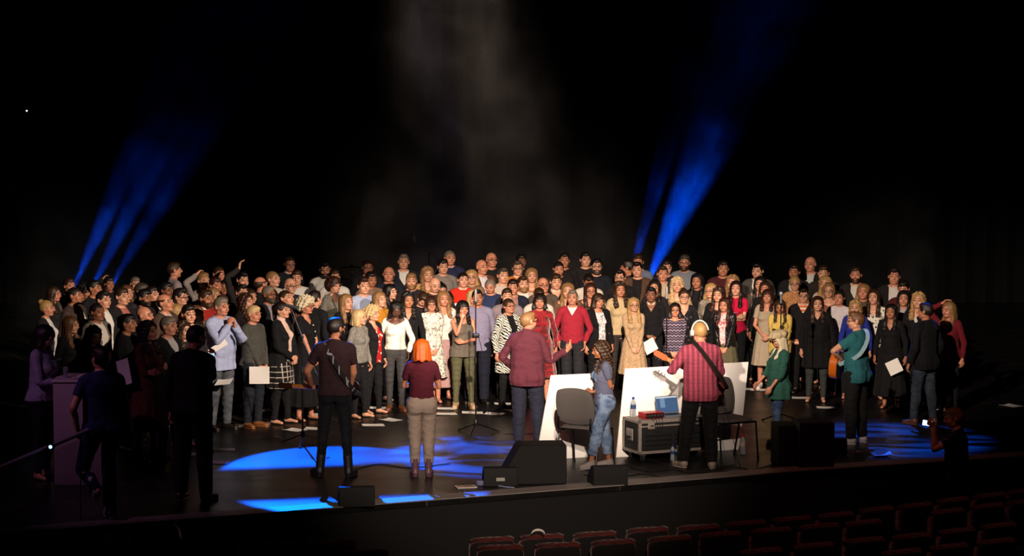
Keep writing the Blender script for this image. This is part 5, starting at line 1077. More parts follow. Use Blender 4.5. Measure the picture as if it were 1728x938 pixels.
# --- red haired singer
def pz(B, D): return dict(head=(-10, 5, 0), armL=dict(w=(.02, -.24, 1.16), e=(.9, .5, -.3), d=(-.9, -.1, .1), n=(0, .9, 0)), armR=dict(w=(.02, -.22, 1.13), e=(.9, .5, -.3), d=(-.9, -.1, .1), n=(0, .9, 0)), legL=dict(a=(.085, .02, .085)), legR=dict(a=(.085, .02, .085)))
front(712, 803, 573, 183, 'f', pz, hair='bob', hc='ginger', skn='pink', top='cropped', tc=cloth('571c2a'), bot='croptrousers', bc=cloth('b3a093'), shoes='boot', sc=plain('6c4c58', .4), label='person in burgundy short-sleeved shirt and beige trousers, back to viewer, arms folded')
# --- conductor, right arm raised
cl = at(890, 752)
def pz(B, D): return dict(head=(-48, 0, 0), lean=3, armR=arm(B, D, at_d(955, 592, cl[1] - .08), 'r', (.5, -.1, -1), d=(.55, -.15, .75), n=(-.5, .8, .3), c=(.15, .5, .8, .9), t=.1), armL=dict(w=(.22, -.2, 1.0), e=(.7, .5, 0)), legL=dict(a=(.11, .02, .085)), legR=dict(a=(.14, -.02, .085)))
front(890, 753, 527, 172, 'm', pz, hair='quiff', hc='sandy', skn='pink', glasses=1, top='fallshirt_m', tc=cloth('5c2a37'), bot='trousers', bc=cloth('262838'), shoes='shoe', fat=.20, collar=cloth('5c2a37'), label='person in maroon shirt and navy trousers conducting with raised right hand')
# --- singer in dungarees
def pz(B, D): return dict(head=(8, 8, 0), lean=3, armL=arm(B, D, at_d(1001, 661, 28.10), 'l', (.3, 1, -.6), d=(-.8, 0, .2), n=(-.2, .5, -.8), c=.6), armR=arm(B, D, at_d(1000, 660, 28.45), 'r', (.3, 1, -.6), d=(-.8, -.4, .1), n=(-.2, .3, -.8), c=.6), legR=dict(a=(.07, .10, .085)), legL=dict(a=(.11, -.20, .10), k=(.1, -1, .1), f=4, p=8))
dr = front(1018, 789, 575, -78, 'f', pz, hair='dreads', hc='brown', skn='olive', top='tee', tc=cloth('5c6078'), bot='croptrousers', bc=cloth('8298b8', 'denim', '566c90'), shoes='trainer', sc=plain('8c8480', .6), label='person in blue dungarees and grey T-shirt, facing left, hands together')
root, X, p, R, k = dr
F = Fld(np.arange(-.16, .161, .010), np.arange(-.20, .19, .010), np.arange(.98, 1.50, .010)); F.prof(TORSO['f'], .020, .02); F.ell((.066, -.085, 1.265), (.075, .07, .072), .03, True)
F.cut(lambda x, y, z: np.minimum(np.maximum(np.maximum(y + .02, z - 1.32), np.abs(x) - .11 - np.clip(1.15 - z, 0, 1) * .3), np.maximum(np.abs(np.abs(x) - .075) - .020, 1.25 - z))); V, Q, WN = mk(F, 'f', CA); quads('bib', skin(V, WN, X), Q, cloth('8298b8', 'denim', '566c90'), root)
# --- guitarist with headphones
gl = at(1181, 790)
def pz(B, D): return dict(head=(6, 10, 0), lean=4, armL=arm(B, D, at_d(1140, 622, gl[1] + .28), 'l', (.7, .2, -.9), d=(-.5, .1, .8), n=(.6, -.3, .5), c=.75, t=-.2), armR=arm(B, D, (gl[0] + .10, gl[1] + .30, 1.06), 'r', (.9, .5, -.4), d=(-.7, .1, -.3), n=(0, -.9, 0), c=.5), legL=dict(a=(.20, -.02, .085), f=30), legR=dict(a=(.14, .02, .085), f=10))
root, X, p, R, k = front(1181, 790, 544, 182, 'm', pz, hair='quiff', hc='blond', skn='pink', top='rolled', tc=cloth('a8485c', 'vstripe', '7a3446'), bot='trousers', bc=cloth('0e0e11'), shoes='trainer', sc=plain('8a7c72', .6), fat=.16, label='person in red and pink striped shirt with headphones, playing electric guitar')
hp = empty('headphones', (0, 0, 0), 0, 'white and black headphones worn by the striped shirt guitarist', 'headphones'); S = X['head']
def wp(q): c, s = math.cos(math.radians(182)), math.sin(math.radians(182)); v = S(np.array(q, float)) * k; return np.array((c * v[0] - s * v[1], s * v[0] + c * v[1], v[2])) + p
MB().tube([wp((.094 * math.cos(a), .012, 1.655 + .125 * math.sin(a))) for a in np.linspace(-.1, math.pi + .1, 18)], .009, 8).build('headband', plain('d8d4d0', .4), hp)
for s in (-1, 1): MB().tube([wp((s * .078, .012, 1.64)), wp((s * .112, .012, 1.64))], [.040, .034], 14).build('ear_cup', plain('cfccc8', .35) if s > 0 else BLK, hp)
guitar('electric_guitar', 'red sunburst electric guitar with orange headstock held by the striped shirt player', 'electric', '6a1a12', fr3((-.86, .08, .46), (-.2, .93, .1)), (gl[0] + .11, gl[1] + .34, 1.04),
       [(gl[0] + .02, gl[1] + .28, 1.18), (gl[0] - .12, gl[1] + .15, 1.46), (gl[0] - .10, gl[1] + .0, 1.565), (gl[0] + .02, gl[1] - .15, 1.44), (gl[0] + .18, gl[1] - .19, 1.22), (gl[0] + .31, gl[1] - .04, 1.02), (gl[0] + .33, gl[1] + .22, .95)], cloth('1a1210'))
# --- singer in green blouse and baker boy cap
def pz(B, D): return dict(head=(0, 10, 0), lean=-4, armL=dict(w=(.20, -.20, .93), e=(.2, 1, 0)), armR=dict(w=(.20, -.24, .95), e=(.3, 1, 0)), legL=dict(a=(.08, -.06, .085)), legR=dict(a=(.09, .06, .085)))
root, X, p, R, k = front(1312, 750, 560, -72, 'f', pz, hair='long', hc='platinum', skn='pink', top='fallshirt', tc=cloth('2c5a4e'), bot='slim', bc=cloth('4e6484', 'denim', '34466a'), shoes='boot', sc=plain('0c0c0e', .3), glasses='0a0a0c', fat=.06, label='person in green blouse, jeans, cap and sunglasses, facing left')
def wear_cap():
    F = Fld(np.arange(-.16, .161, .008), np.arange(-.19, .18, .008), np.arange(1.62, 1.83, .008)); F.ell((0, .02, 1.735), (.128, .135, .058), .02); F.ell((0, .01, 1.69), (.098, .112, .03), .02); F.ell((0, -.105, 1.700), (.075, .06, .012), .012)
    F.F = F.F + (.003 * np.sin(np.arctan2(F.ys[None, :, None], F.xs[:, None, None]) * 8)).astype(f32); V, Q = F.net(); return V, Q
V, Q = wear_cap(); quads('cap', X['head'](V), Q, cloth('c8b490'), root)
for s in (-1, 1): V, Q = sphere_vq((s * .033, -.112, 1.645), .022); V = np.array(V); V[:, 1] = -.112 + (V[:, 1] + .112) * .25; quads('sunglass_lens', X['head'](V), np.array(Q), plain('060608', .1), root)
# --- acoustic guitarist in teal shirt
tl = at(1444, 748)
def pz(B, D): return dict(head=(28, 0, 0), lean=1, armL=arm(B, D, at_d(1420, 606, tl[1] - .02), 'l', (1., -.3, .0), d=(-.2, .6, -.3), n=(.9, .3, 0), c=.5), armR=arm(B, D, (tl[0] - .05, tl[1] + .50, 1.15), 'r', (.6, .4, -.9), d=(-.2, .3, .6), n=(-.3, -.7, .3), c=.7), legL=dict(a=(.11, .0, .085), f=12), legR=dict(a=(.13, .03, .085), f=16))
front(1444, 748, 526, -128, 'm', pz, hair='quiff', hc='lightbrown', skn='fair', glasses=1, top='polo', tc=cloth('2a6a72'), bot='trousers', bc=cloth('1b1b1c'), shoes='trainer', sc=plain('e4e0dc', .5), fat=.10, label='person in teal short-sleeved shirt playing an acoustic guitar, facing left')
gc = at_d(1417, 617, tl[1] + .06)
guitar('acoustic_guitar', 'orange acoustic guitar on a pale blue strap, beside the teal shirt', 'acoustic', 'c8641c', fr3((.42, .86, .22), (-.88, .42, .12)), gc + np.array((.0, .14, .02)),
       [gc + np.array((-.02, -.06, .02)), (tl[0] - .02, tl[1] - .22, 1.18), (tl[0] + .10, tl[1] - .18, 1.36), (tl[0] + .12, tl[1] + .0, 1.485), (tl[0] + .02, tl[1] + .12, 1.42), (tl[0] - .06, tl[1] + .30, 1.22)], cloth('9cc0cc'))
# --- dark suited figure at the right
def pz(B, D): return dict(head=(15, -4, 0), armL=dict(w=(.27, -.06, .90)), armR=dict(w=(.27, -.06, .9)), legL=dict(a=(.10, -.10, .085)), legR=dict(a=(.12, .08, .085)))
front(1559, 717, 511, -140, 'm', pz, hair='short', hc='dark', skn='tan', top='closed', tc=cloth('100f14'), bot='jeans', bc=cloth('38424f', 'denim', '262c36'), shoes='shoe', sc=plain('5a3426', .5), label='person in black jacket and faded jeans standing with back turned at the right')
# --- photographer standing in the auditorium below the stage edge
FLZ = -1.05
pg = at_d(1617, 700, 28.0)
def pz(B, D): return dict(head=(10, 4, 0), lean=4, armL=arm(B, D, at_d(1576, 722, 27.9), 'l', (.3, .3, -1), d=(-.6, .1, .7), n=(.2, .6, .4), c=.7), armR=arm(B, D, at_d(1574, 722, 28.1), 'r', (.3, .3, -1), d=(-.6, .1, .7), n=(.2, -.6, .4), c=.7))
def photographer():
    h = at_d(1617, 688, 28.0)[2] - FLZ; k = h / 1.75; yaw = -105; c, s = math.cos(math.radians(yaw)), math.sin(math.radians(yaw)); R = np.array(((c, -s, 0), (s, c, 0), (0, 0, 1))); p = np.array((pg[0], 28.0, FLZ))
    B = lambda q: R.T @ (np.array(q, float) - p) / k
    D = lambda d: R.T @ np.array(d, float)
    person('m', tuple(p), math.radians(yaw), h, .08, pz(B, D), 'tidy', 'sandy', 'pink', 'tee', cloth('0b0b0d'), None, None, 'trousers', cloth('0a0a0c'), label='person below the stage edge holding a phone up to take a picture')
photographer(); phone_thing('lit phone held up by the person below the stage edge', fr3((.15, .1, 1.), (-.1, -1, .1)), at_d(1566, 714, 28.0), e=2.5)
# ------------------------------------------------------------------ microphone stands
def rz3(a): c, s = math.cos(a), math.sin(a); return np.array(((c, -s, 0), (s, c, 0), (0, 0, 1.)))
def mic_stand(loc, label, h, ang=0., tall_mic='pale', tilt=0., boom=None):
    r = empty('microphone_stand', loc, ang, label, 'microphone stand')
    for i in range(3):
        a = i * 2 * math.pi / 3; l = MB().tube([(.02 * math.cos(a), .02 * math.sin(a), .13), (.32 * math.cos(a), .32 * math.sin(a), .015)], .009, 8).build('leg', BLM, r); MB().tube([(.30 * math.cos(a), .30 * math.sin(a), .022), (.335 * math.cos(a), .335 * math.sin(a), .012)], .012, 8).build('rubber_foot', RUB, l)
    MB().lathe([(.022, .10), (.028, .12), (.028, .17), (.018, .19)], n=12).build('hub', BLK, r); MB().tube([(0, 0, .12), (0, 0, .98)], .0115, 10).build('pole', BLM, r)
    MB().lathe([(.012, .94), (.02, .95), (.02, 1.02), (.012, 1.03)], n=12).build('clutch', BLK, r); MB().tube([(0, 0, 1.), (0, 0, h - .17 if not boom else h)], .008, 10).build('upper_pole', BLM, r)
    if not boom:
        MB().box((-.02, -.02, h - .19), (.02, .02, h - .16), bev=.006).build('clip', BLK, r)
        m = MB().lathe([(.008, h - .17), (.018, h - .165), (.020, h - .05), (.017, h - .0)] if tall_mic == 'pale' else [(.008, h - .17), (.012, h - .165), (.016, h - .06), (.027, h - .045), (.030, h - .02), (.02, h)], n=16).build('microphone', plain('8d8884' if tall_mic == 'pale' else '9a9ea8', .4, .5), r)
    return r
b1 = at(511, 750)
ms = mic_stand(tuple(b1), 'black boom microphone stand left of the bass player', 1.42, .5, boom=True)
Ri = rz3(-.5); wl = lambda P: Ri @ (np.array(P) - b1)
A_ = at_d(533, 628, b1[1]); C_ = at_d(492, 521, b1[1])
MB().box((-.02, -.02, 1.40), (.02, .02, 1.44), bev=.006).build('boom_clutch', BLK, ms); MB().tube([wl(A_), wl(C_)], .0065, 8).build('boom_arm', plain('a0a0a4', .3, .9), ms); MB().tube([wl(A_), wl(A_ + (A_ - C_) * .06)], .016, 10).build('counterweight', BLK, ms)
MB().tube([wl(C_), wl(at_d(484, 515, b1[1])), wl(at_d(503, 520, b1[1] - .1))], [.012, .02, .026], 12).build('microphone', plain('70747c', .35, .6), ms)
b2 = at(803, 731); st2 = mic_stand(tuple(b2), 'tall black microphone stand with pale microphone before the choir centre', at_d(808, 488, b2[1])[2], .3)
MB().box((-.045, -.03, at_d(806, 570, b2[1])[2]), (.045, .03, at_d(806, 562, b2[1])[2]), bev=.01).build('accessory_clamp', BLK, st2)
cb = MB(); zc = at_d(806, 566, b2[1])[2]; cb.tube(spline([(.03, -.02, zc), (.08, -.03, 1.1), (.12, -.04, .6), (.17, -.05, .2), (.22, -.06, .01), (.45, -.25, .008), (.8, -.3, .008)]), .0045, 6); cb.build('cable', RUB, st2)
b3 = at(1124, 727); mic_stand(tuple(b3), 'tall microphone stand with pale microphone behind the right white board', at_d(1126, 484, b3[1])[2], .9)
b4 = at(1316, 714); mic_stand(tuple(b4), 'microphone stand with round silver microphone behind the cap wearer', at_d(1316, 492, b4[1])[2], .2, 'ball')
# ------------------------------------------------------------------ white boards, leaning back on struts
def board(tl, tr, br, bl, label):
    """four corners in space; front face towards the viewer, 2.5 cm thick"""
    P = [np.array(q) for q in (tl, tr, br, bl)]; n = np.cross(P[1] - P[0], P[3] - P[0]); n /= np.linalg.norm(n); n *= -np.sign(n @ np.array((0, 1, 0))) * -1
    V = P + [q + n * .02 for q in P]; r = MB().add(V, [(3, 2, 1, 0), (4, 5, 6, 7)] + [(i, (i + 1) % 4, 4 + (i + 1) % 4, 4 + i) for i in range(4)]).build('display_board', plain('efebe8', .55, name='white_board_paint'), smooth=False); tag(r, label, 'board')
    m = (P[0] + P[1]) / 2 * .5 + (P[2] + P[3]) / 2 * .5 + n * .03; f = m + np.array((-.12, .35, 0)); f[2] = 0.01
    st = MB().tube([m, f], .012, 8).build('rear_strut', plain('a89070', .6), r); return r
b_l, b_r = at(904, 777), at(1008, 770); board(at_d(930, 633, b_l[1] + .28), at_d(1035, 628.5, b_r[1] + .28), b_r, b_l, 'white board leaning behind the left grey chair')
c_l, c_r = at(1040, 771.5), at(1248, 758); board(at_d(1055, 622, c_l[1] + .30), at_d(1263, 610.5, c_r[1] + .30), c_r, c_l, 'large white board standing behind the flight case and laptop')
# ------------------------------------------------------------------ grey conference chairs
def chair(loc, yaw, label):
    r = empty('conference_chair', loc, yaw, label, 'chair', 'grey conference chairs'); fab = plain('5a5452', .9, name='chair_fabric', noise=120); hard = plain('1a1919', .5, name='chair_shell')
    def pad(w, h, t, bulge, n=10):
        V = []; F = []
        for s in (0, 1):
            for j in range(n + 1):
                for i in range(n + 1):
                    u, v = 2 * i / n - 1, 2 * j / n - 1; k = (1 - .16 * max(abs(u), abs(v)) ** 0 * (u * u * v * v)); V.append((u * w * k, v * h * k, (t / 2 * (1 if s else -1)) * (1 - .6 * max(u ** 8, v ** 8)) + bulge * (u * u) ))
        m = (n + 1) ** 2; I = lambda i, j: j * (n + 1) + i
        for j in range(n):
            for i in range(n): q = (I(i, j), I(i + 1, j), I(i + 1, j + 1), I(i, j + 1)); F += [q[::-1], tuple(a + m for a in q)]
        e = [I(i, 0) for i in range(n)] + [I(n, j) for j in range(n)] + [I(i, n) for i in range(n, 0, -1)] + [I(0, j) for j in range(n, 0, -1)]
        for a, b in zip(e, e[1:] + e[:1]): F.append((a, b, b + m, a + m))
        return np.array(V), F
    V, F = pad(.235, .21, .055, -.006); V = V + np.array((0, -.01, .455)); MB().add(V, F).build('seat', fab, r)
    V, F = pad(.235, .21, .05, .018); V = np.stack([V[:, 0], V[:, 2] * 1. + .225, V[:, 1] + .70], 1); V[:, 1] += (V[:, 2] - .5) * .22 - .02; V[:, 1] += -.02
    MB().add(V, F).build('backrest', fab, r)
    for s in (-1, 1):
        l = MB().tube([(s * .25, -.235, .012), (s * .245, -.19, .43)], .011, 8).build('leg', BLM, r); MB().tube([(s * .25, -.236, .0), (s * .25, -.234, .03)], .015, 8).build('rubber_foot', RUB, l)
        l = MB().tube([(s * .25, .25, .012), (s * .245, .13, .43)], .011, 8).build('leg', BLM, r); MB().tube([(s * .25, .251, .0), (s * .25, .248, .03)], .015, 8).build('rubber_foot', RUB, l)
        MB().tube([(s * .245, -.2, .425), (s * .245, .16, .425)], .010, 8).build('side_rail', BLM, r)
        MB().tube(spline([(s * .18, .10, .425), (s * .19, .22, .425), (s * .20, .27, .47), (s * .20, .262, .58)], 6), .011, 8).build('back_bracket', BLM, r)
    MB().tube([(-.245, -.19, .425), (.245, -.19, .425)], .010, 8).build('cross_rail', BLM, r); r.scale = (1.1,) * 3; return r
c1 = at(983, 786); chair((c1[0] + .03, c1[1] + .02, 0), math.radians(152), 'grey conference chair facing away behind the dungarees wearer')
c2 = at(1229, 772); chair((c2[0], c2[1], 0), math.radians(28), 'grey conference chair to the right of the striped shirt guitarist')
# ------------------------------------------------------------------ flight case with laptop, interface and bottles
fc0 = at(1078.5, 780.5); FL, FD, FH, FB = .98, .46, .42, .10
fc = empty('flight_case', tuple(fc0), EA, 'black flight case on castors with aluminium edges, carrying the laptop', 'flight case')
ALU = plain('b8aea8', .4, .45, 'aluminium_edging', 30); LAM = plain('1b1a1a', .5, name='black_laminate')
MB().box((0.01, 0.01, FB + .01), (FL - .01, FD - .01, FB + FH - .01)).build('body', LAM, fc, smooth=False)
e = MB(); t = .036
for y in (0, FD - t):
    for z in (FB, FB + FH - t): e.box((0, y, z), (FL, y + t, z + t))
for x in (0, FL - t):
    for z in (FB, FB + FH - t): e.box((x, 0, z), (x + t, FD, z + t))
    for y in (0, FD - t): e.box((x, y, FB), (x + t, y + t, FB + FH))
e.box((0, -.002, FB + FH - .085), (FL, .01, FB + FH - .065)); e.build('edging', ALU, fc, smooth=False, bevel=.003)
MB().box((.02, .02, FB + FH - .004), (FL - .02, FD - .02, FB + FH + .002)).build('top_panel', plain('8a7f78', .5, name='worn_lid'), fc, smooth=False)
rk = MB()
for x, z in ((x, z) for x in (.09, .50) for z in (.14, .20, .26, .32)): rk.box((x, -.008, z), (x + .37, .006, z + .045), bev=.004)
rk.build('rack_panel', plain('020203', .85), fc)
def case_latch(x): l = MB().box((x - .05, -.012, FB + FH - .11), (x + .05, .004, FB + FH - .02), bev=.008).build('latch', ALU, fc); MB().tube([(x - .02, -.018, FB + FH - .065), (x + .02, -.018, FB + FH - .065)], .008, 8).build('butterfly_turn', CHR, l)
case_latch(.17); case_latch(.66)
hd = MB().box((-.012, .16, FB + .15), (.004, .34, FB + .30), bev=.012).build('handle_dish', ALU, fc); MB().tube([(-.03, .19, FB + .20), (-.034, .22, FB + .20), (-.034, .28, FB + .20), (-.03, .31, FB + .20)], .011, 8).build('handle', BLK, hd)
for x in (.09, FL - .09):
    for y in (.08, FD - .08):
        c = MB().box((x - .03, y - .03, .075), (x + .03, y + .03, FB)).build('castor', ALU, fc); MB().tube([(x - .018, y, .04), (x + .018, y, .04)], .04, 16).build('wheel', RUB, c)
TOPZ = FB + FH + .003
def on_case(x, y, z=0): return fc0 + EV * x + NV * y + np.array((0, 0, TOPZ + z))
lp = empty('laptop', tuple(on_case(.60, .24)), EA + .05, 'open silver laptop with blue screen on the flight case', 'laptop'); SIL = plain('a8a8aa', .35, .7, 'laptop_shell')
MB().box((-.165, -.12, 0), (.165, .12, .014), bev=.005).build('base', SIL, lp); MB().box((-.145, -.03, .014), (.145, .10, .0155)).build('keyboard', BLK, lp, smooth=False)
a = math.radians(105); Rl = np.array(((1, 0, 0), (0, math.cos(a), -math.sin(a)), (0, math.sin(a), math.cos(a)))); Rl = np.array(((1, 0, 0), (0, math.cos(math.radians(72)), math.sin(math.radians(18))), (0, math.sin(math.radians(72)), -math.cos(math.radians(72)))))
Rl = np.array(((1, 0, 0), (0, .26, -.966), (0, .966, .26)))
MB().box((-.165, 0, -.004), (.165, .225, .004), R=Rl, o=(0, .115, .016), bev=.004).build('lid', SIL, lp)
N = Nodes('laptop_screen'); co = N.coord(); s_ = N.new('ShaderNodeSeparateXYZ'); N.link(co, s_.inputs[0]); ln = N.step(N.math('FRACT', N.math('MULTIPLY', s_.outputs[2], 55.)), .7, .8)
pn = N.math('MULTIPLY', N.step(s_.outputs[0], -.10, -.098), N.math('SUBTRACT', 1., N.step(s_.outputs[0], -.03, -.028))); pn = N.math('MULTIPLY', pn, N.step(s_.outputs[2], .09, .092))
ec = N.mixc(N.math('MULTIPLY', pn, .7), (.045, .12, .26, 1), (.25, .40, .62, 1)); ec = N.mixc(N.math('MULTIPLY', ln, .25), ec, (.02, .05, .12, 1)); ec = N.mixc(N.step(s_.outputs[2], .205, .207), ec, (.7, .75, .8, 1)); N.col((.01, .01, .01, 1)); N.link(ec, N.b.inputs['Emission Color']); N.b.inputs['Emission Strength'].default_value = .85
MB().box((-.155, .012, .004), (.155, .215, .0052), R=Rl, o=(0, .115, .016)).build('screen', N.m, lp, smooth=False)
ai = empty('audio_interface', tuple(on_case(.27, .20)), EA + .02, 'red audio interface box with knobs on the flight case', 'audio interface')
MB().box((-.14, -.09, 0), (.14, .09, .075), bev=.008).build('body', plain('a81a1c', .35), ai); MB().box((-.13, -.094, .008), (.13, -.088, .068)).build('front_panel', plain('2a1010', .4), ai)
for i in range(6): MB().tube([(-.11 + i * .044, -.092, .036), (-.11 + i * .044, -.112, .036)], .012, 12).build('knob', CHR, ai)
cr = MB()
for i in range(4): cr.tube(spline([(-.10 + i * .055, -.10, .02), (-.09 + i * .05, -.16, .03), (-.07 + i * .04, -.20, -.02), (-.05 + i * .03, -.23, -.15)]), .005, 6)
cr.build('cable', RUB, ai)
def glass_like(name, col, tr=.9):
    key = ('g', name)
    if key not in MATS: N = Nodes(name); N.set(Roughness=.08, IOR=1.2); N.b.inputs['Transmission Weight'].default_value = tr; N.col(srgb(col)); MATS[key] = N.m
    return MATS[key]
def bottle(loc, label, cap_col, tint='e8f0f4', h=.23):
    r = empty('water_bottle', loc, 0, label, 'bottle', 'water bottles'); k = h / .23
    MB().lathe([(.028, 0), (.033, .008), (.033, .06), (.030, .075), (.033, .09), (.033, .15), (.026, .18), (.013, .20), (.013, .212)], n=18).build('bottle_body', glass_like('clear_plastic', tint, .65), r)
    MB().lathe([(.0155, .205), (.016, .23), (.014, .232)], n=14).build('cap', plain(cap_col, .4), r); MB().lathe([(.0336, .095), (.0336, .145)], n=18).build('label_band', plain('24407a' if cap_col != 'c02020' else 'd8b8b8', .5), r); r.scale = (k,) * 3; return r
bottle(tuple(on_case(.10, .36)), 'clear water bottle with blue label standing on the flight case', '1c3c8c', h=.25)
bottle(tuple(at(1253, 766)), 'water bottle with red cap on the floor by the right chair', 'c02020', h=.25)
bottle(tuple(at(1135, 777)), 'water bottle on the floor under the flight case, between its castors', '1c3c8c', h=.20)
bottle(tuple(at(1144, 779)), 'second water bottle under the flight case, beside the guitarist foot', 'd8d8e0', h=.20)
# ------------------------------------------------------------------ loudspeakers on the floor
def wedge(loc, yaw, w, d, h, label, slope=.62, tilt_front=.15, badge=False, name='stage_monitor'):
    r = empty(name, loc, yaw, label, 'loudspeaker'); d2 = d / 2
    prof = [(-d2, 0), (d2, 0), (d2, h * .35), (d2 - d * slope, h), (-d2 + d * tilt_front * .3, h), (-d2, h * .7)]   # y,z outline
    R = np.array(((0, 0, 1), (1, 0, 0), (0, 1, 0)));  m = MB().prism(prof, -w / 2, w / 2, R=R); cab = m.build('cabinet', plain('060606', .75, name='speaker_paint', noise=150), r, bevel=.008)
    a = np.array((0, d2 - .01, h * .35 + .012)); b = np.array((0, d2 - d * slope + .01, h - .004)); u = b - a; L = np.linalg.norm(u); u /= L; nn = np.array((0, -u[2], u[1])) * -1; nn = nn if nn[2] > 0 else -nn
    Rg = np.stack([np.array((1, 0, 0)), u, nn], 1); MB().box((-w / 2 + .02, .01, 0), (w / 2 - .02, L - .01, .008), R=Rg, o=a, bev=.004).build('grille', plain('070708', .4, .5), r)
    if badge: MB().box((-.05, -d2 - .004, h * .30), (.05, -d2 + .002, h * .48)).build('socket_plate', plain('a8a8a0', .5), r, smooth=False)
    for s in (-1, 1): MB().box((s * w / 2 - .006, -.05, h * .45), (s * w / 2 + .006, .05, h * .58), bev=.004).build('handle', RUB, r)
    return r
def boxsp(loc, yaw, w, d, h, label, ramp=0):
    r = empty('floor_loudspeaker', loc, yaw, label, 'loudspeaker'); prof = [(-w / 2 - ramp, 0), (w / 2, 0), (w / 2, h), (-w / 2, h)] if ramp else [(-w / 2, 0), (w / 2, 0), (w / 2, h), (-w / 2, h)]
    if ramp: prof = [(-w / 2 - ramp, 0), (w / 2, 0), (w / 2, h), (-w / 2 + .02, h), (-w / 2 - ramp, h * .32)]
    R = np.array(((1, 0, 0), (0, 0, -1), (0, 1, 0))); MB().prism(prof, -d / 2, d / 2, R=R).build('cabinet', plain('060606', .75, name='speaker_paint', noise=150), r, bevel=.01)
    MB().box((-w / 2 + .03, d / 2 - .002, .03), (w / 2 - .03, d / 2 + .008, h - .03), bev=.004).build('grille', plain('060607', .5), r)
    MB().box((w / 2 - .003, -.06, h * .55), (w / 2 + .012, .06, h * .65), bev=.004).build('handle', RUB, r)
    return r
p_ = at(912, 818); boxsp((p_[0] + .0, p_[1] + .24, 0), EA * .25, .58, .42, .46, 'large black wedge loudspeaker in front of the conductor', ramp=.16)
p_ = at(843, 820); wedge((p_[0], p_[1] + .14, 0), EA * .4 - .1, .40, .36, .22, 'small black stage monitor with pale plate, left of the large wedge', badge=True)
p_ = at(1026, 820); wedge((p_[0], p_[1] + .15, 0), EA * .5, .42, .32, .235, 'black stage monitor in front of the dungarees wearer')
p_ = at(600, 855); wedge((p_[0], p_[1] + .12, 0), EA * .3, .40, .30, .225, 'black stage monitor at the stage edge by the bass player')
p_ = at(1375, 790); boxsp((p_[0], p_[1] + .22, 0), EA * .3, .44, .42, .56, 'tall black loudspeaker cabinet right of the cap wearer')
p_ = at(1331, 789); boxsp((p_[0] - .02, p_[1] + .36, 0), EA * .3, .24, .40, .50, 'narrow dark loudspeaker close against the tall cabinet')
p_ = at(1414, 766); wedge((p_[0], p_[1] + .12, 0), EA * .3, .20, .30, .20, 'small dark monitor between tall cabinet and white trainers')
# ------------------------------------------------------------------ sheets, cables and small things on the floor
PP = [(400, 719, 0), (451, 715, .4), (497, 726, .9), (531, 724, -.2), (534, 700, .3), (377, 759, .1), (325, 767, .2), (366, 781, -.1), (641, 689, 0), (659, 709, .8), (630, 718, .2), (750, 690, .1), (753, 699, .2), (797, 697, 0), (834, 699, -.3), (852, 682, .1), (868, 693, .5), (1350, 672, .1), (1396, 688.5, 0), (1283, 658.5, .2), (1589, 693, 0), (1706, 685, .6), (1265, 657, .1), (446, 692, .7)]
WH = ['near the brown shoes', 'right of the brown shoes', 'at the foot of the boom stand', 'beneath the black buttoned dress', 'behind the boom stand', 'left of the bass player, on the dark floor', 'by the silhouetted legs', 'nearest the front on the left', 'below the red floral top', 'below the grey skinny trousers, folded', 'right of the bass player knees', 'at the heels below the patterned white dress', 'beside the burgundy shirted singer', 'left of the tall microphone stand', 'right of the tall microphone stand', 'below the zebra coat', 'by the conductor heel', 'left of the sandalled feet', 'right of the sandalled feet', 'beside the pale trainers', 'at the far right of the dark floor', 'lying alone at the right end', 'under the beige linen dress', 'behind the brown shoes']
for (x, y, a), w in zip(PP, WH):
    q = at(x, y); sheet(q, a + math.pi / 2 * (a < .5), label='white sheet of paper on the floor ' + w, curl=.012, group='song sheets on the floor')
def cable(pts, label, r=.006, z=.008, mat=None):
    P = [at(x, y) + np.array((0, 0, z)) for x, y in pts]; o = MB().tube(spline(P, 8), r, 6).build('stage_cable', mat or RUB); tag(o, label, 'cable')
cable([(1055, 778), (1068, 790), (1100, 796), (1135, 792), (1160, 797), (1200, 797)], 'black cable curling in front of the flight case')
cable([(1052, 806), (1085, 800), (1120, 806), (1170, 803), (1215, 797), (1250, 800), (1305, 784), (1330, 776)], 'long black cable running from the flight case to the right loudspeaker')
cable([(1186, 796), (1230, 789), (1262, 793), (1225, 801), (1195, 792), (1240, 785)], 'coil of black cable at the feet of the striped shirt guitarist')
cable([(600, 792), (640, 784), (690, 790), (760, 783)], 'thin cable on the blue lit floor behind the bass player')
cable([(985, 802), (1010, 803), (1045, 812)], 'short cable beside the dungarees wearer')
o = MB().tube(spline([at_d(1218, 668, gl[1] + .1), at_d(1232, 720, gl[1] - .05), at_d(1246, 775, gl[1] - .1), at(1250, 791) + np.array((0, 0, .01))], 10), .004, 6).build('guitar_lead', RUB); tag(o, 'guitar lead hanging from the electric guitar to the floor', 'cable')
o = MB().tube(spline([at(835, 806) + (0, 0, .1), at(828, 817) + (0, 0, .02), at(848, 822) + (0, 0, .01), at(868, 824) + (0, 0, .01)], 8), .007, 6).build('speaker_lead', plain('9aa4c8', .4)); tag(o, 'pale lead plugged into the small stage monitor', 'cable')
r = empty('tablet', tuple(at(786, 822) + np.array((0, 0, .002))), .25, 'white framed tablet lying at the stage edge', 'tablet'); MB().box((-.12, -.085, 0), (.12, .085, .01), bev=.004).build('frame', WHT, r); MB().box((-.10, -.07, .010), (.10, .07, .011)).build('screen', plain('5a4a44', .15), r, smooth=False)
pts_ = [at(812, 820) + np.array((.05 * math.cos(a) * (1 + .1 * a / 6), .05 * math.sin(a), .008 + .003 * a)) for a in np.linspace(0, 18, 60)]; tag(MB().tube(pts_, .005, 5).build('cable_coil', plain('8a8cb8', .4)), 'small pale coil of cable beside the tablet', 'cable')
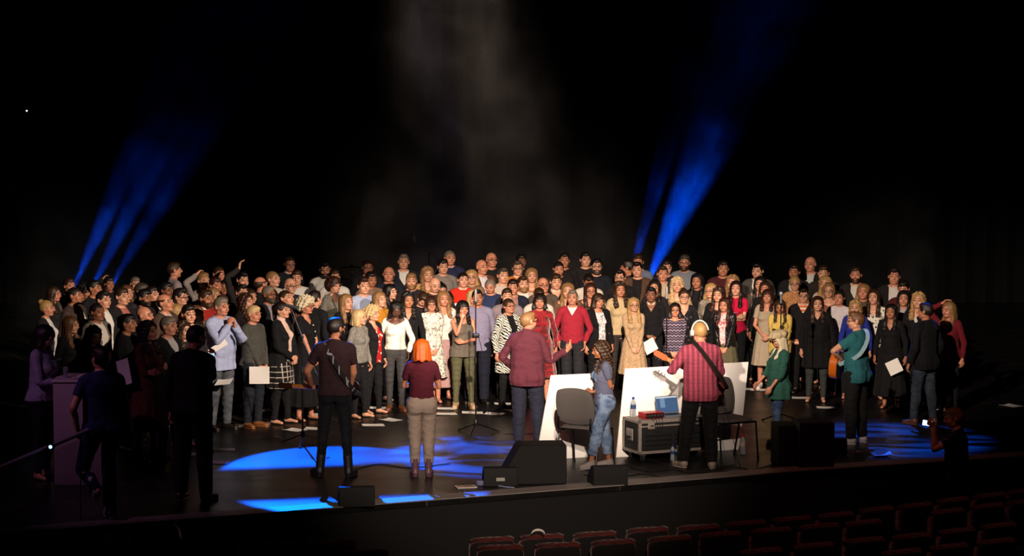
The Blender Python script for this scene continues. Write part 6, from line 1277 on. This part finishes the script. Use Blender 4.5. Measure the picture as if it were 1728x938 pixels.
r = sheet(at(1490, 770), .3, .26, .16, 'crumpled white cloth on the floor below the acoustic guitarist', .05, name='white_cloth', cat='cloth')
pts_ = [at(1451, 765) + np.array((.05 * math.cos(a), .035 * math.sin(a * 1.3), .008 + .002 * a)) for a in np.linspace(0, 12, 40)]; tag(MB().tube(pts_, .005, 5).build('earphones', plain('c8c8c8', .4)), 'tangle of pale earphones by the white trainers', 'earphones')
# tape marks
for x, y, w_, l_, c_, lb in ((448, 828 - 26, .04, .5, '6c7a94', 'strip of pale tape on the floor in front of the bass player'), (885, 829, .22, .30, '1b3f9c', 'square patch of blue tape at the stage edge')):
    q = at(x, y); o = MB().box((-l_ / 2, -w_ / 2, .0005), (l_ / 2, w_ / 2, .0015)).build('floor_tape', plain(c_, .6), smooth=False); o.location = q; o.rotation_euler = (0, 0, EA); tag(o, lb, 'tape')
# sheets held in hands
def held(x, y, d, M, w, h, label): return sheet(at_d(x, y, d), 0, w, h, label, .012, M=M)
hd_ = {c['x']: c for c in CH}
held(438, 633, hd_[427]['pos'][1] - .28, fr3((1, -.25, .04), (-.2, -1, .15)), .29, .235, 'white sheet held low by the person in dark grey jumper')
held(364, 588, hd_[372]['pos'][1] - .30, fr3((.80, .2, .50), (-.3, -1, .3)), .34, .09, 'folded white sheet under the arm of the pale blue shirt')
held(378, 645, hd_[372]['pos'][1] - .32, fr3((1, -.2, .12), (.1, -.3, 1)), .22, .2, 'second sheet hanging below the pale blue shirt')
held(1097, 584, hd_[1099]['pos'][1] - .26, fr3((.8, -.2, .5), (-.6, -1, .2)), .20, .20, 'sheet held by the person in black v-neck jumper')
held(1509, 619, hd_[1504]['pos'][1] - .26, fr3((.87, -.2, .45), (-.3, -1, .1)), .20, .20, 'printed sheet held by the person in long black dress')
held(210, 628, hd_[248]['pos'][1] - .25, fr3((.8, -.5, .3), (-.4, -1, .2)), .20, .32, 'pale folder held in the left group near the walking figure')
phone_thing('phone held by the person in lilac jumper', fr3((.3, -.9, .2), (-.3, .1, 1)), at_d(94, 609, hd_[70]['pos'][1] - .15), e=.15)
# ------------------------------------------------------------------ drum kit hints behind the choir, and a rear microphone
def cymbal(px, py, d, label):
    q = at_d(px, py, d); r = empty('cymbal_stand', (q[0], d, 0), 0, label, 'cymbal stand')
    MB().tube([(0, 0, .3), (0, 0, q[2])], .011, 8).build('pole', CHR, r); MB().lathe([(.012, q[2] + .04), (.03, q[2] + .02), (.04, q[2] + .008), (.19, q[2] - .006), (.19, q[2] - .009), (.01, q[2] + .002)], n=28).build('cymbal', plain('8a6a38', .3, 1.), r); MB().lathe([(.014, q[2] - .12), (.022, q[2] - .11), (.022, q[2] - .07), (.012, q[2] - .06)], n=10).build('tilter', CHR, r)
    for i in range(3): a = i * 2.094 + .4; MB().tube([(0, 0, .40), (.25 * math.cos(a), .25 * math.sin(a), .012)], .009, 6).build('leg', CHR, r)
cymbal(594, 450, 40.6, 'crash cymbal on a chrome stand behind the rear row'); cymbal(470, 452, 40.9, 'cymbal on a stand left of the navy jumper with glasses'); cymbal(577, 471, 40.2, 'lower cymbal beside the bright white shirt')
q = at_d(700, 408, 40.8); r = empty('microphone_stand', (q[0] + .25, 40.8, 0), 0, 'dark boom stand with a microphone above the rear row', 'microphone stand')
MB().tube([(0, 0, .1), (0, 0, 1.75)], .011, 8).build('pole', BLM, r); MB().tube([(.25, 0, 1.55), (-.25, 0, q[2])], .008, 8).build('boom_arm', BLM, r); MB().tube([(-.25, 0, q[2]), (-.26, -.05, q[2] + .10)], [.012, .022], 10).build('microphone', plain('8a8a8e', .3, .8), r)
for i in range(3): a = i * 2.094; MB().tube([(0, 0, .12), (.3 * math.cos(a), .3 * math.sin(a), .015)], .01, 6).build('leg', BLM, r)
# beam lamps (moving heads) standing upstage
def moving_head(pos, aim, label):
    pos = np.array(pos) - np.array((0, 0, 0.))
    pos = np.array(pos); z = pos[2]; r = empty('beam_lamp', (pos[0], pos[1], 0), 0, label, 'stage lamp')
    MB().box((-.15, -.15, 0), (.15, .15, z - .42), bev=.02).build('plinth', plain('101012', .6), r); MB().box((-.14, -.13, z - .42), (.14, .13, z - .30), bev=.02).build('base', BLK, r)
    for s in (-1, 1): MB().box((s * .14 - .02, -.07, z - .32), (s * .14 + .02, .07, z + .06), bev=.015).build('yoke_arm', BLK, r)
    d = np.array(aim) - pos; d /= np.linalg.norm(d); c = np.array((0, 0, z)); MB().tube([c - d * .24, c - d * .20, c - d * .05, c - d * .035], [.06, .10, .11, .10], 18).build('head', BLK, r)
    N = Nodes('lit_lens'); N.b.inputs['Emission Color'].default_value = (.15, .45, 1, 1); N.b.inputs['Emission Strength'].default_value = 6; MB().tube([c - d * .036, c - d * .030], .085, 18).build('lens', N.m, r)
for (p_, a_, *z_), w_ in zip(BEAMS, ('outermost of the three at the rear left', 'middle one of the three at the rear left', 'innermost of the three at the rear left', 'left of the pair behind the rear row', 'right of the pair behind the rear row')): moving_head(p_, a_, 'blue beam lamp on a plinth, ' + w_)
def tiny_lamp_or_glint(px, py, d, label, col, e=5., r_=.012):  # used for a real pilot light and for an imitated reflection
    q = at_d(px, py, d); r = empty('lamp_or_glint', tuple(q), 0, label, 'lamp'); MB().box((-.04, .01, -.03), (.04, .06, .03), bev=.01).build('housing', BLK, r)
    N = Nodes('small_glow'); N.b.inputs['Emission Color'].default_value = col + (1,); N.b.inputs['Emission Strength'].default_value = e; V, Q = sphere_vq((0, 0, 0), r_); MB().add(V, Q).build('bulb', N.m, r)
# ------------------------------------------------------------------ plinth, balustrade, cup and the auditorium
pl = at(92, 818); pr = at(185, 818); hz = at_d(92, 641, pl[1])[2]; wz = pr[0] - pl[0]
pt = empty('plinth', tuple(pl), 0, 'tall white plinth table at the left end of the stage', 'table'); MB().box((0, 0, 0), (wz, .62, hz - .03), bev=.004).build('carcass', plain('b09aa4', .6, name='plinth_paint', noise=40), pt); MB().box((-.02, -.02, hz - .03), (wz + .02, .64, hz), bev=.006).build('table_top', plain('c8b4bc', .5), pt)
g = at_d(111, 640, pl[1] + .2); r = empty('drinking_glass', (g[0], g[1], hz), 0, 'drinking glass standing on the white plinth', 'glass'); MB().lathe([(.026, 0), (.033, .13), (.030, .13), (.023, .012), (.001, .010)], n=18).build('tumbler', glass_like('clear_glass', 'f0f4ff', .8), r)
sheet((pl[0] + .25, pl[1] + .3, hz), .4, label='white sheet lying on the tall plinth')
# glass balustrade with a sloping handrail by the steps
bz = empty('glass_balustrade', (0, 0, 0), 0, 'glass balustrade with sloping metal handrail beside the stage steps', 'balustrade'); d0 = 24.9
RT = at_d(195, 706, d0); RB_ = at_d(-40, 806, d0 - .9); PB = at_d(195, 882, d0)
MB().tube([RT, RB_], .024, 12).build('handrail', plain('a898a8', .35, .4), bz); MB().tube([RT, PB], .014, 10).build('post', plain('5a5058', .35, .7), bz)
m_ = RT * .3 + RB_ * .7; mb_ = m_.copy(); mb_[2] = PB[2]; MB().tube([at_d(136, 732, d0 - .22), at_d(136, 880, d0 - .22)], .006, 8).build('post', plain('5a5058', .35, .7), bz)
a1, a2 = RT - np.array((0, 0, .06)), RB_ - np.array((0, 0, .06)); b1_, b2_ = PB + np.array((0, 0, .03)), RB_.copy(); b2_[2] = PB[2] + .03; V = [a1, a2, b2_, b1_]; V = V + [v + np.array((0, .012, 0)) for v in V]
N = Nodes('balustrade_glass'); N.set(Roughness=.04, IOR=1.45); N.b.inputs['Alpha'].default_value = .16; N.col((.3, .35, .5, 1)); MB().add(V, [(0, 1, 2, 3), (7, 6, 5, 4)] + [(i, 4 + i, 4 + (i + 1) % 4, (i + 1) % 4) for i in range(4)]).build('glass_panel', N.m, bz, smooth=False)
rl = MB(); q0, q1 = at_d(-30, 880, d0 - .1), at_d(168, 881, d0 - .05); rl.box((0, 0, 0), (float(np.linalg.norm(q1 - q0)), .05, .03)); o = rl.build('trim_2', plain('6c5a58', .4, .5)); o.location = q0; struct(o)
cp = at_d(159, 908, 23.6); wall = MB()
r = empty('paper_cup', tuple(cp), 0, 'white paper cup on the ledge in front of the stage', 'cup'); MB().lathe([(.030, 0), (.041, .105), (.043, .108), (.039, .108), (.028, .006), (.001, .005)], n=18).build('cup_body', WHT, r)
slab('trim_3', (cp[0] - 3.2, 23.35, FLZ), (cp[0] + .35, 23.9, cp[2]), plain('0c0a0d', .8))
# seats: folding theatre seats in dull red plush
RED = cloth('5a1a16', 'velvet'); WOOD = plain('0d0605', .8, name='dark_wood')
def seat_parts(r):
    n = 10; V = []; F = []
    prof = [(-.25, .42), (-.25, .80), (-.235, .835), (-.20, .85), (.20, .85), (.235, .835), (.25, .80), (.25, .42)]
    R = np.array(((1, 0, 0), (0, 0, -1), (0, 1, 0))); b = MB().prism(prof, -.06, .0, R=R).build('backrest', RED, r, bevel=.012); b.rotation_euler = (-.0, 0, 0)
    MB().prism([(x * .96, z - .01) for x, z in prof], .0, .018, R=R).build('back_shell', WOOD, r, bevel=.004)
    MB().box((-.22, .06, .40), (.22, .14, .80), bev=.02).build('tip_up_seat', RED, r)
    MB().tube([(-.235, .03, .835), (-.2, .03, .85), (.2, .03, .85), (.235, .03, .835)], .042, 8).build('top_roll', RED, r)
    for s in (-1, 1):
        MB().box((s * .262 - .018, -.02, .0), (s * .262 + .018, .10, .55), bev=.006).build('standard', plain('0e0e10', .5), r); MB().box((s * .262 - .026, -.04, .60 - .04), (s * .262 + .026, .34, .60), bev=.012).build('armrest', WOOD, r)
rows = {0: [(831, 912.6), (915, 907.8), (1005, 903.5), (1094, 896), (1179, 891.7), (1260.5, 885), (1337.5, 878), (1411.7, 871), (1480.6, 862), (1546.5, 855), (1609.6, 846), (1672, 838), (1728, 831)],
        1: [(845, 926), (942, 922), (1036, 917), (1131, 910.5), (1217, 904), (1302, 897), (1384, 890), (1459, 884), (1601, 865), (1668, 856), (1730, 849)],
        2: [(1286, 932), (1374, 923), (1460, 914), (1539, 907), (1617, 898), (1687, 889)], 3: [(1523, 934), (1603, 925), (1682, 916)],
        4: [(236, 922), (360, 922.5), (461, 922.5), (560, 920)], 5: [(612, 937), (500, 939)]}
RN = ['first row, right of the aisle', 'second row, right of the aisle', 'third visible row at the right', 'nearest visible row at the right', 'front row, left of the aisle', 'second row, left of the aisle']
proto = None
def rake(d): return FLZ + max(0, 24.2 - d) * .12
for k_, L_ in rows.items():
    for i, (x, y) in enumerate(L_):
        # find the depth at which the seat top on the raked floor lies on this line of sight
        d = 24.
        for _ in range(30): z = rake(d) + .85 * (1.15 if k_ > 3 else 1); d = float(at(x, y, z)[1])
        q = at(x, y, z); nx_ = L_[min(i + 1, len(L_) - 1)]; pv = L_[max(i - 1, 0)]; qa = at(nx_[0], nx_[1], z); qb = at(pv[0], pv[1], z); dv = (qa - qb) * np.sign((qa - qb)[0]); yaw = math.atan2(dv[1], dv[0])
        if proto is None:
            proto = empty('theatre_seat', (0, 0, 0), 0, '', 'seat'); seat_parts(proto); r = proto
        else:
            r = proto.copy(); COL.objects.link(r)
            for ch in list(proto.children): c = ch.copy(); COL.objects.link(c); c.parent = r
        r.scale = (1, 1, 1.15 if k_ > 3 else 1)
        r.location = (q[0], q[1], rake(d)); r.rotation_euler = (0, 0, yaw); nth = ['end', 'second', 'third', 'fourth', 'fifth', 'sixth', 'seventh', 'eighth', 'ninth', 'tenth', 'eleventh', 'twelfth', 'thirteenth'][i]
        r['label'] = 'dark red theatre seat, %s seat from the aisle, %s' % (nth, RN[k_]) if i else 'dark red theatre seat beside the aisle, %s' % RN[k_]; r['group'] = 'theatre seats'
rk_ = MB(); rk_.prism([(24.2, FLZ - .2), (24.2, FLZ), (-3.9, FLZ + 28.1 * .12), (-3.9, FLZ - .2)], -22.9, 22.9, R=np.array(((0, 0, 1), (1, 0, 0), (0, 1, 0)))); struct(rk_.build('floor_raked', plain('0d0808', .95), smooth=False))
# one listener near the camera, only the head in view
d_ = 15.2; q = at_d(284, 884, d_); person('m', (q[0], d_, rake(d_)), math.radians(178), q[2] - rake(d_), 0, dict(head=(8, 0, 0)), 'tidy', 'sandy', 'pink', 'jumper', cloth('2a2224'), bot='jeans', bc=cloth('20242c'), label='person in the stalls seen from behind, only the head in view at lower left')
q = at_d(908, 901, 24.6); o = MB().tube([q + np.array((.07 * math.cos(a), 0, .045 * math.sin(a))) for a in np.linspace(.1, math.pi - .1, 12)], [.004 + .010 * math.sin(a) for a in np.linspace(.1, math.pi - .1, 12)], 8).build('white_paper_roll', PAPER); tag(o, 'curl of white paper resting on a theatre seat', 'paper')

tiny_lamp_or_glint(85, 754, 24.3, 'small blue indicator light on the sloping handrail', (.2, .5, 1.), 6, .018)  # no lamp on the rail: this glow stands in for a blue reflection
tiny_lamp_or_glint(45, 187, 49.38, 'tiny white pilot light high on the backcloth at the far left', (1., .95, .9), 8, .014)
